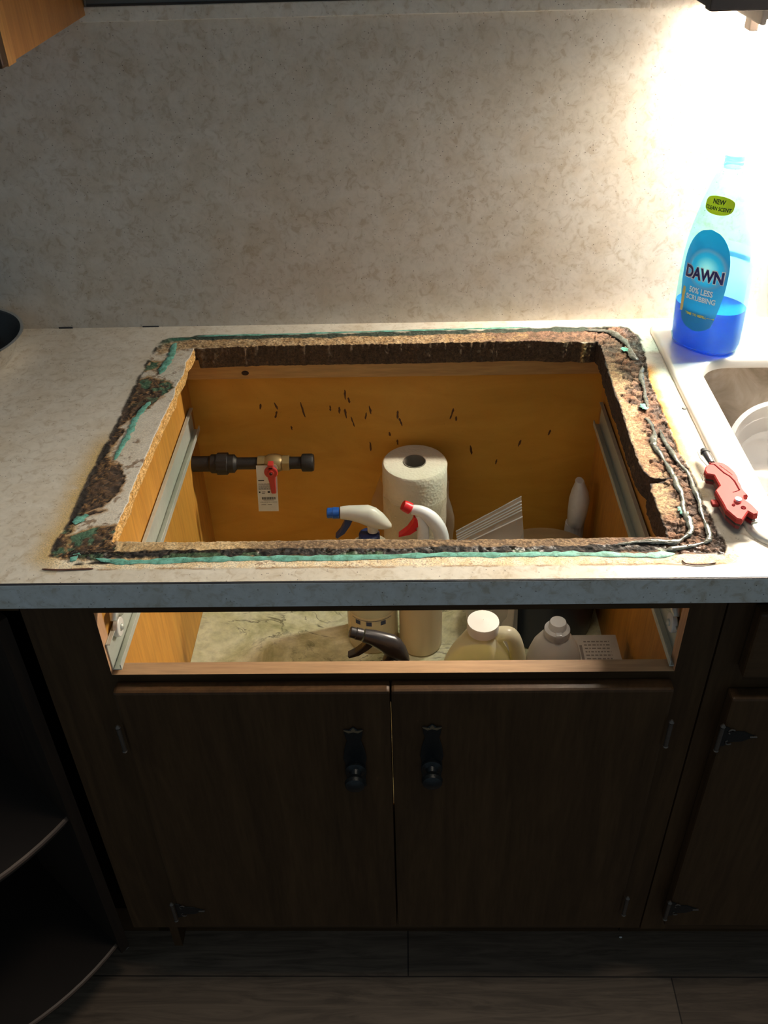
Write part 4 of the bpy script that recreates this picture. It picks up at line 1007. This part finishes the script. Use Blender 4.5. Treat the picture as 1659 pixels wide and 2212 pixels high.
fm.add(vs, fs); fm.build('plastic_wrap', clear('wrap_film', (.97, .96, .93), (.75, .70, .60), .05, .12, .35), pt, smooth=True, fixn=False)

# spray bottles
def body_lathe(r, h, sh, nr, nh, seg=44):
    """cylinder of radius r and height h, shoulder up to sh, neck nr to nh"""
    p = [(.0001, .001), (r*.8, 0), (r-.002, .001), (r, .004)]+[(r, .004+(h-.004)*k/8) for k in range(1, 9)]
    p += [(nr+(r-nr)*math.cos(t*math.pi/2)**1.1, h+(sh-h)*math.sin(t*math.pi/2)) for t in np.linspace(.12, 1, 9)]+[(nr, nh)]
    return MB().lathe(p, seg)
def collar(r, z0, z1, n=26):
    m = MB(); vs = []; rings = []
    for z, rr in ((z0, r), (z1-.002, r*.97), (z1, r*.8)):
        rings.append([((rr*(1+.035*(k % 2)))*math.cos(2*math.pi*k/(2*n)), (rr*(1+.035*(k % 2)))*math.sin(2*math.pi*k/(2*n)), z) for k in range(2*n)])
    return m.loft(rings)
SEC = [(-.043,0,.0100,.0095),(-.030,0,.0118,.0110),(-.015,-.0025,.0145,.0125),(0,-.0065,.0190,.0135),(.012,-.0115,.0185,.0130),(.022,-.0170,.0140,.0110),(.030,-.0225,.0085,.0075),(.0355,-.0265,.0030,.0030)]
def sprayer(root, zh, tilt, mh, mn, mt, scale=1.0, xo=0.0):
    """trigger head pointing -x, nozzle height zh, tilted about y"""
    c, s_ = math.cos(tilt), math.sin(tilt)
    def T(p): x, y, z = p[0]*scale, p[1]*scale, p[2]*scale; return (x*c+z*s_+xo, y, -x*s_+z*c+zh)
    m = MB().loft([[T((x, hy*math.cos(a), cz+hz*math.sin(a))) for a in np.linspace(0, 2*math.pi, 25)[:-1]] for x, cz, hz, hy in SEC])
    m.loft([[T((x0+.006+.0085*math.cos(a), .0085*math.sin(a), z)) for a in np.linspace(0, 2*math.pi, 21)[:-1]] for x0, z in ((0, -.016), (0, -.036))])
    hd_ = m.build('spray_head', mh, root, smooth=True)
    nz = MB().lathe([(.0075, -.0445), (.0088, -.045), (.0092, -.0545), (.0082, -.0555), (.0082, -.063), (.0068, -.0642), (.0025, -.0643), (.0020, -.062), (.0001, -.062)], 20, axis='x')
    nz.v = [T((p[0], p[1], p[2])) for p in nz.v]; nz.build('nozzle', mn, hd_, smooth=True)
    tr = MB()
    P = [(-.031,-.009),(-.036,-.018),(-.043,-.032),(-.052,-.044),(-.0545,-.043),(-.050,-.032),(-.0455,-.020),(-.0415,-.0085)]
    P = [(-.024,-.010),(-.029,-.022),(-.038,-.037),(-.050,-.047),(-.053,-.044),(-.045,-.033),(-.039,-.020),(-.036,-.008)]
    tr.prism(P, -.0065, .0065, 'y', .001); tr.v = [T(p) for p in tr.v]; tr.build('trigger', mt, hd_)
    return hd_
M_TRL = clear('cloudy_plastic', (.86, .82, .72), (.70, .64, .48), .55, .3, .5)
M_BLUE = plain('blue_plastic', (.015, .10, .42), .35); M_NAVYP = plain('navy_plastic', (.020, .035, .12), .4)
M_REDP = plain('bright_red_plastic', (.66, .015, .02), .35)
M_HEADW = plain('milky_white_plastic', (.72, .68, .58), .35, 0, .05, 80, sub=.2)
sa = thing('spray_bottle', 'cloudy spray bottle with white head, blue nozzle and navy trigger', 'spray bottle', (-.060, .380, ZB), group='spray bottles on the cabinet shelf')
body_lathe(.0425, .165, .212, .0125, .226).build('bottle', M_TRL, sa, smooth=True)
collar(.0165, .206, .228).build('collar', M_NAVYP, sa)
sprayer(sa, .268, 0.0, M_HEADW, M_BLUE, M_NAVYP)
def cyl_patch(r, a0, a1, z0, z1, n=16, sag=0.0):
    vs = []; fs = []
    for i in range(n+1):
        a = math.radians(a0+(a1-a0)*i/n); vs += [(r*math.cos(a), r*math.sin(a), z0), (r*math.cos(a), r*math.sin(a), z1)]
    m = MB(); m.add(vs, [(2*i, 2*i+2, 2*i+3, 2*i+1) for i in range(n)]); return m
lp = cyl_patch(.0428, 205, 335, .03, .082).build('label', plain('cream_label', (.66, .58, .40), .5), sa, fixn=False)
m = MB()
for a in (232, 258, 290):
    q = cyl_patch(.0431, a, a+12, .066, .075, 4); m.add(q.v, q.f)
m.build('blue_square', M_NAVYP, lp, fixn=False)
m = MB(); q = cyl_patch(.0431, 222, 318, .0765, .0775, 12); m.add(q.v, q.f); m.build('blue_line', M_NAVYP, lp, fixn=False)

sb = thing('spray_bottle', 'cream spray bottle with white head, red nozzle and red trigger', 'spray bottle', (.0205, .365, ZB), group='spray bottles on the cabinet shelf')
body_lathe(.0355, .150, .190, .012, .205).build('bottle', plain('cream_plastic', (.66, .54, .36), .35, 0, .04, 40, sub=.1), sb, smooth=True)
collar(.0155, .186, .206).build('collar', M_HEADW, sb)
path = smooth_path([(-.014, 0, .284), (-.004, 0, .282), (.008, 0, .275), (.020, 0, .262), (.029, 0, .245), (.033, 0, .226), (.034, 0, .212)], 4)
hb = MB().tube(path, [.0075+.0040*min(1, i/10) for i in range(len(path))], 20, .85, (0, 1, 0))
hb.tube([(-.002, 0, .276), (.004, 0, .250), (.004, 0, .206)], [.007, .009, .0095], 18)
hdb = hb.build('spray_head', plain('white_head', (.80, .79, .78), .35), sb, smooth=True)
nzb = MB().lathe([(.0075, 0), (.0092, .001), (.0088, .010), (.0078, .014), (.003, .0145), (.0001, .0143)], 20)
ca, sa_ = math.cos(math.radians(-58)), math.sin(math.radians(-58))
nzb.v = [(x*ca+z*sa_-.015, y, -x*sa_+z*ca+.2855) for x, y, z in nzb.v]; nzb.build('nozzle', M_REDP, hdb, smooth=True)
MB().prism([(-.010,.273),(-.013,.262),(-.021,.249),(-.034,.237),(-.034,.2345),(-.016,.239),(-.006,.247),(-.008,.251),(-.004,.254),(-.002,.268)], -.006, .006, 'y', .001).build('trigger', M_REDP, hdb)

sd_ = thing('spray_bottle', 'plain white spray bottle in the shaded back right corner', 'spray bottle', (.297, .545, ZB), group='spray bottles on the cabinet shelf')
body_lathe(.030, .050, .078, .012, .096).build('bottle', M_HEADW, sd_, smooth=True)
collar(.0165, .076, .118, 16).build('collar', plain('white_head', (.80, .79, .78), .35), sd_)
MB().loft([[(.0035*q+hx_*math.cos(a), hy_*math.sin(a)-.004, z) for a in np.linspace(0, 2*math.pi, 25)[:-1]] for z, hx_, hy_, q in ((.112,.010,.010,0),(.118,.0150,.017,.2),(.145,.0170,.021,.4),(.170,.0175,.022,.6),(.184,.0150,.020,.5),(.196,.0110,.016,.2),(.203,.0085,.013,0),(.208,.0080,.012,-.3),(.2105,.0065,.010,-.4))]).build('spray_head', plain('white_head', (.80, .79, .78), .35), sd_, smooth=True)

se = thing('spray_bottle', 'small spray bottle with a black trigger head near the drawer rail', 'spray bottle', (-.028, .120, ZB), group='spray bottles on the cabinet shelf')
body_lathe(.030, .150, .185, .0115, .205).build('bottle', M_TRL, se, smooth=True)
collar(.0145, .186, .205).build('collar', M_BLACKPL, se)
sprayer(se, .248, math.radians(20), M_BLACKPL, M_BLACKPL, M_BLACKPL, .92, .006)

# jugs
M_MILK = clear('milky_jug_plastic', (.88, .84, .60), (.80, .75, .54), .52, .3, .4)
ja = thing('cleaner_jug', 'milky jug with white screw cap, handle and yellow liquid', 'jug', (.100, .140, ZB))
JP = [(0, .046), (.003, .051), (.02, .0535), (.165, .0535), (.180, .0525), (.195, .048), (.210, .0415), (.224, .0335), (.236, .0265), (.243, .0215), (.247, .0195), (.258, .0190)]
def jr(r, z, q=.85): return [(r*(1 if math.cos(a) < 0 else (.86 if z > .15 else 1))*math.cos(a), r*q*math.sin(a), z) for a in np.linspace(0, 2*math.pi, 41)[:-1]]
MB().loft([jr(r, z, 1.0 if z > .235 else .9) for z, r in JP]).build('body', M_MILK, ja, smooth=True)
hpth = smooth_path([(.014, 0, .236), (.026, 0, .243), (.038, 0, .240), (.045, 0, .225), (.050, 0, .200), (.0525, 0, .170), (.046, 0, .150)], 5)
MB().tube(hpth, [.0085+.0035*i/len(hpth) for i in range(len(hpth))], 18, 1.25, (0, 1, 0)).build('handle', M_MILK, ja, smooth=True)
MB().loft([jr(r-.002, z+.002, .88) for z, r in JP[:4]]+[jr(.0505, .178, .88)]).build('liquid', plain('yellow_liquid', (.62, .56, .03), .3), ja, smooth=True)
cpm = MB(); n = 60
cpm.loft([[((rr*(1+(.012 if k % 2 else 0) if rib else rr))*math.cos(2*math.pi*k/n), (rr*(1+(.012 if k % 2 else 0) if rib else rr))*math.sin(2*math.pi*k/n), z) for k in range(n)] for rr, z, rib in ((.0208, .250, 1), (.0212, .252, 1), (.0210, .2665, 1), (.0200, .2690, 0), (.0185, .2694, 0), (.0004, .2688, 0))])
cpm.build('cap', M_WHITEPL, ja, smooth=True, ang=25)
jb = thing('bleach_jug', 'small frosted jug with a clear flip cap beside the yellow jug', 'jug', (.199, .138, ZB))
MB().lathe([(.0001, .001), (.032, 0), (.0375, .004), (.0385, .02), (.0385, .165), (.038, .185), (.0355, .205), (.031, .220), (.024, .233), (.0165, .241), (.0140, .244), (.0140, .249)], 44).build('body', clear('frosted_jug_plastic', (.80, .78, .74), (.62, .58, .52), .62, .35, .4), jb, smooth=True)
MB().lathe([(.0165, .243), (.0175, .245), (.0170, .254), (.0120, .256), (.0115, .264), (.0105, .2665), (.0001, .267)], 28).bbox(-.004, .004, -.0185, -.010, .247, .2575, .001).build('flip_cap', clear('clear_cap', (.86, .85, .83), (.72, .70, .68), .4, .12, .7), jb, smooth=True)

# tub, packet, zip bag, carton
tb = thing('plastic_bucket', 'round navy bucket with a tan lid behind the jugs', 'bucket', (.232, .425, ZB), (0, 0, 0))
MB().lathe([(.0001, .001), (.080, 0), (.084, .003), (.092, .110), (.092, .114)], 56).build('wall', plain('navy_bucket', (.012, .022, .045), .35), tb, smooth=True)
MB().lathe([(.0935, .1135), (.0945, .116), (.0945, .124), (.092, .127), (.085, .1275), (.080, .130), (.040, .136), (.0001, .138)], 56).build('lid', plain('tan_lid', (.38, .27, .14), .55), tb, smooth=True)
pk = MB().bbox(.118, .170, .328, .344, ZB+.003, .688, .003).build('paper_packet', plain('white_packet', (.66, .62, .56), .6))
tag(pk, 'white paper packet standing inside the clear zip bag', 'packet')
zb = thing('zip_bag', 'clear zip-top bag standing on the shelf beside the red-nozzle spray bottle', 'bag', (.128, .336, ZB))
TL, TR, BR_, BL_ = (.073, .716), (.167, .780), (.180, .4515), (.104, .4515)
def bagpt(u, v):
    x = (TL[0]*(1-u)+TR[0]*u)*(1-v)+(BL_[0]*(1-u)+BR_[0]*u)*v; z = (TL[1]*(1-u)+TR[1]*u)*(1-v)+(BL_[1]*(1-u)+BR_[1]*u)*v
    x += (.008*math.sin(v*math.pi)*u if v < .35 else 0)*math.sin(min(1, v/.18)*math.pi/2)
    return x, z
def bag_face(sgn):
    nu, nv = 18, 30; vs = []
    for j in range(nv+1):
        for i in range(nu+1):
            u, v = i/nu, j/nv; x, z = bagpt(u, v)
            bul = .0125*(math.sin(math.pi*u)**.6 if 0 < u < 1 else 0)*sst(.10, .35, np.array([v]))[0]*(1-.35*v)
            cr = .0016*math.sin(9*u+7*v+sgn)+.0012*math.sin(17*u-13*v)
            vs.append((x, .336-sgn*(bul+.0004)+cr*(.3+v)*(0 < u < 1), max(z, ZB)))
    return vs, [(j*(nu+1)+i, j*(nu+1)+i+1, (j+1)*(nu+1)+i+1, (j+1)*(nu+1)+i) for j in range(nv) for i in range(nu)]
m = MB()
for sg in (1, -1): m.add(*bag_face(sg))
m.build('film', clear('bag_film', (.95, .95, .93), (.88, .87, .84), .20, .10, .9), zb, world=True, smooth=True, fixn=False)
m = MB()
for v in (.028, .046, .062, .078):
    pts = [bagpt(u, v) for u in np.linspace(0, 1, 12)]; m.tube([(x, .336-.0012, z) for x, z in pts], .0009, 6)
pts = [bagpt(u, .005) for u in np.linspace(0, 1, 12)]; m.tube([(x, .336, z) for x, z in pts], .0006, 6)
pts = [bagpt(u, .115) for u in np.linspace(0, 1, 12)]; m.tube([(x, .336-.001, z) for x, z in pts], .0014, 6, .5)
m.build('zip_strip', clear('zip_plastic', (.92, .92, .90), (.86, .85, .82), .55, .1, .5), zb, world=True, smooth=True)
ct = thing('carton', 'white carton with a printed panel standing near the right drawer slide', 'box', (.279, .21, ZB))
MB().bbox(.246, .313, .165, .250, ZB, .581, .0012).build('box', plain('white_carton', (.36, .32, .27), .6), ct, world=True)
m = MB(); rg = random.Random(11)
def mark(x0, x1, y0, y1): m.add([(x0, y0, .5812), (x1, y0, .5812), (x1, y1, .5812), (x0, y1, .5812)], [(0, 1, 2, 3)])
for k in range(6):
    x = .262
    while x < .300:
        l = rg.uniform(.002, .006); mark(x, min(x+l, .300), .234-k*.007, .2365-k*.007); x += l+.0018
mark(.2545, .2585, .196, .228)
m.build('printed_panel', plain('grey_print', (.16, .13, .11), .6), ct, world=True, fixn=False)
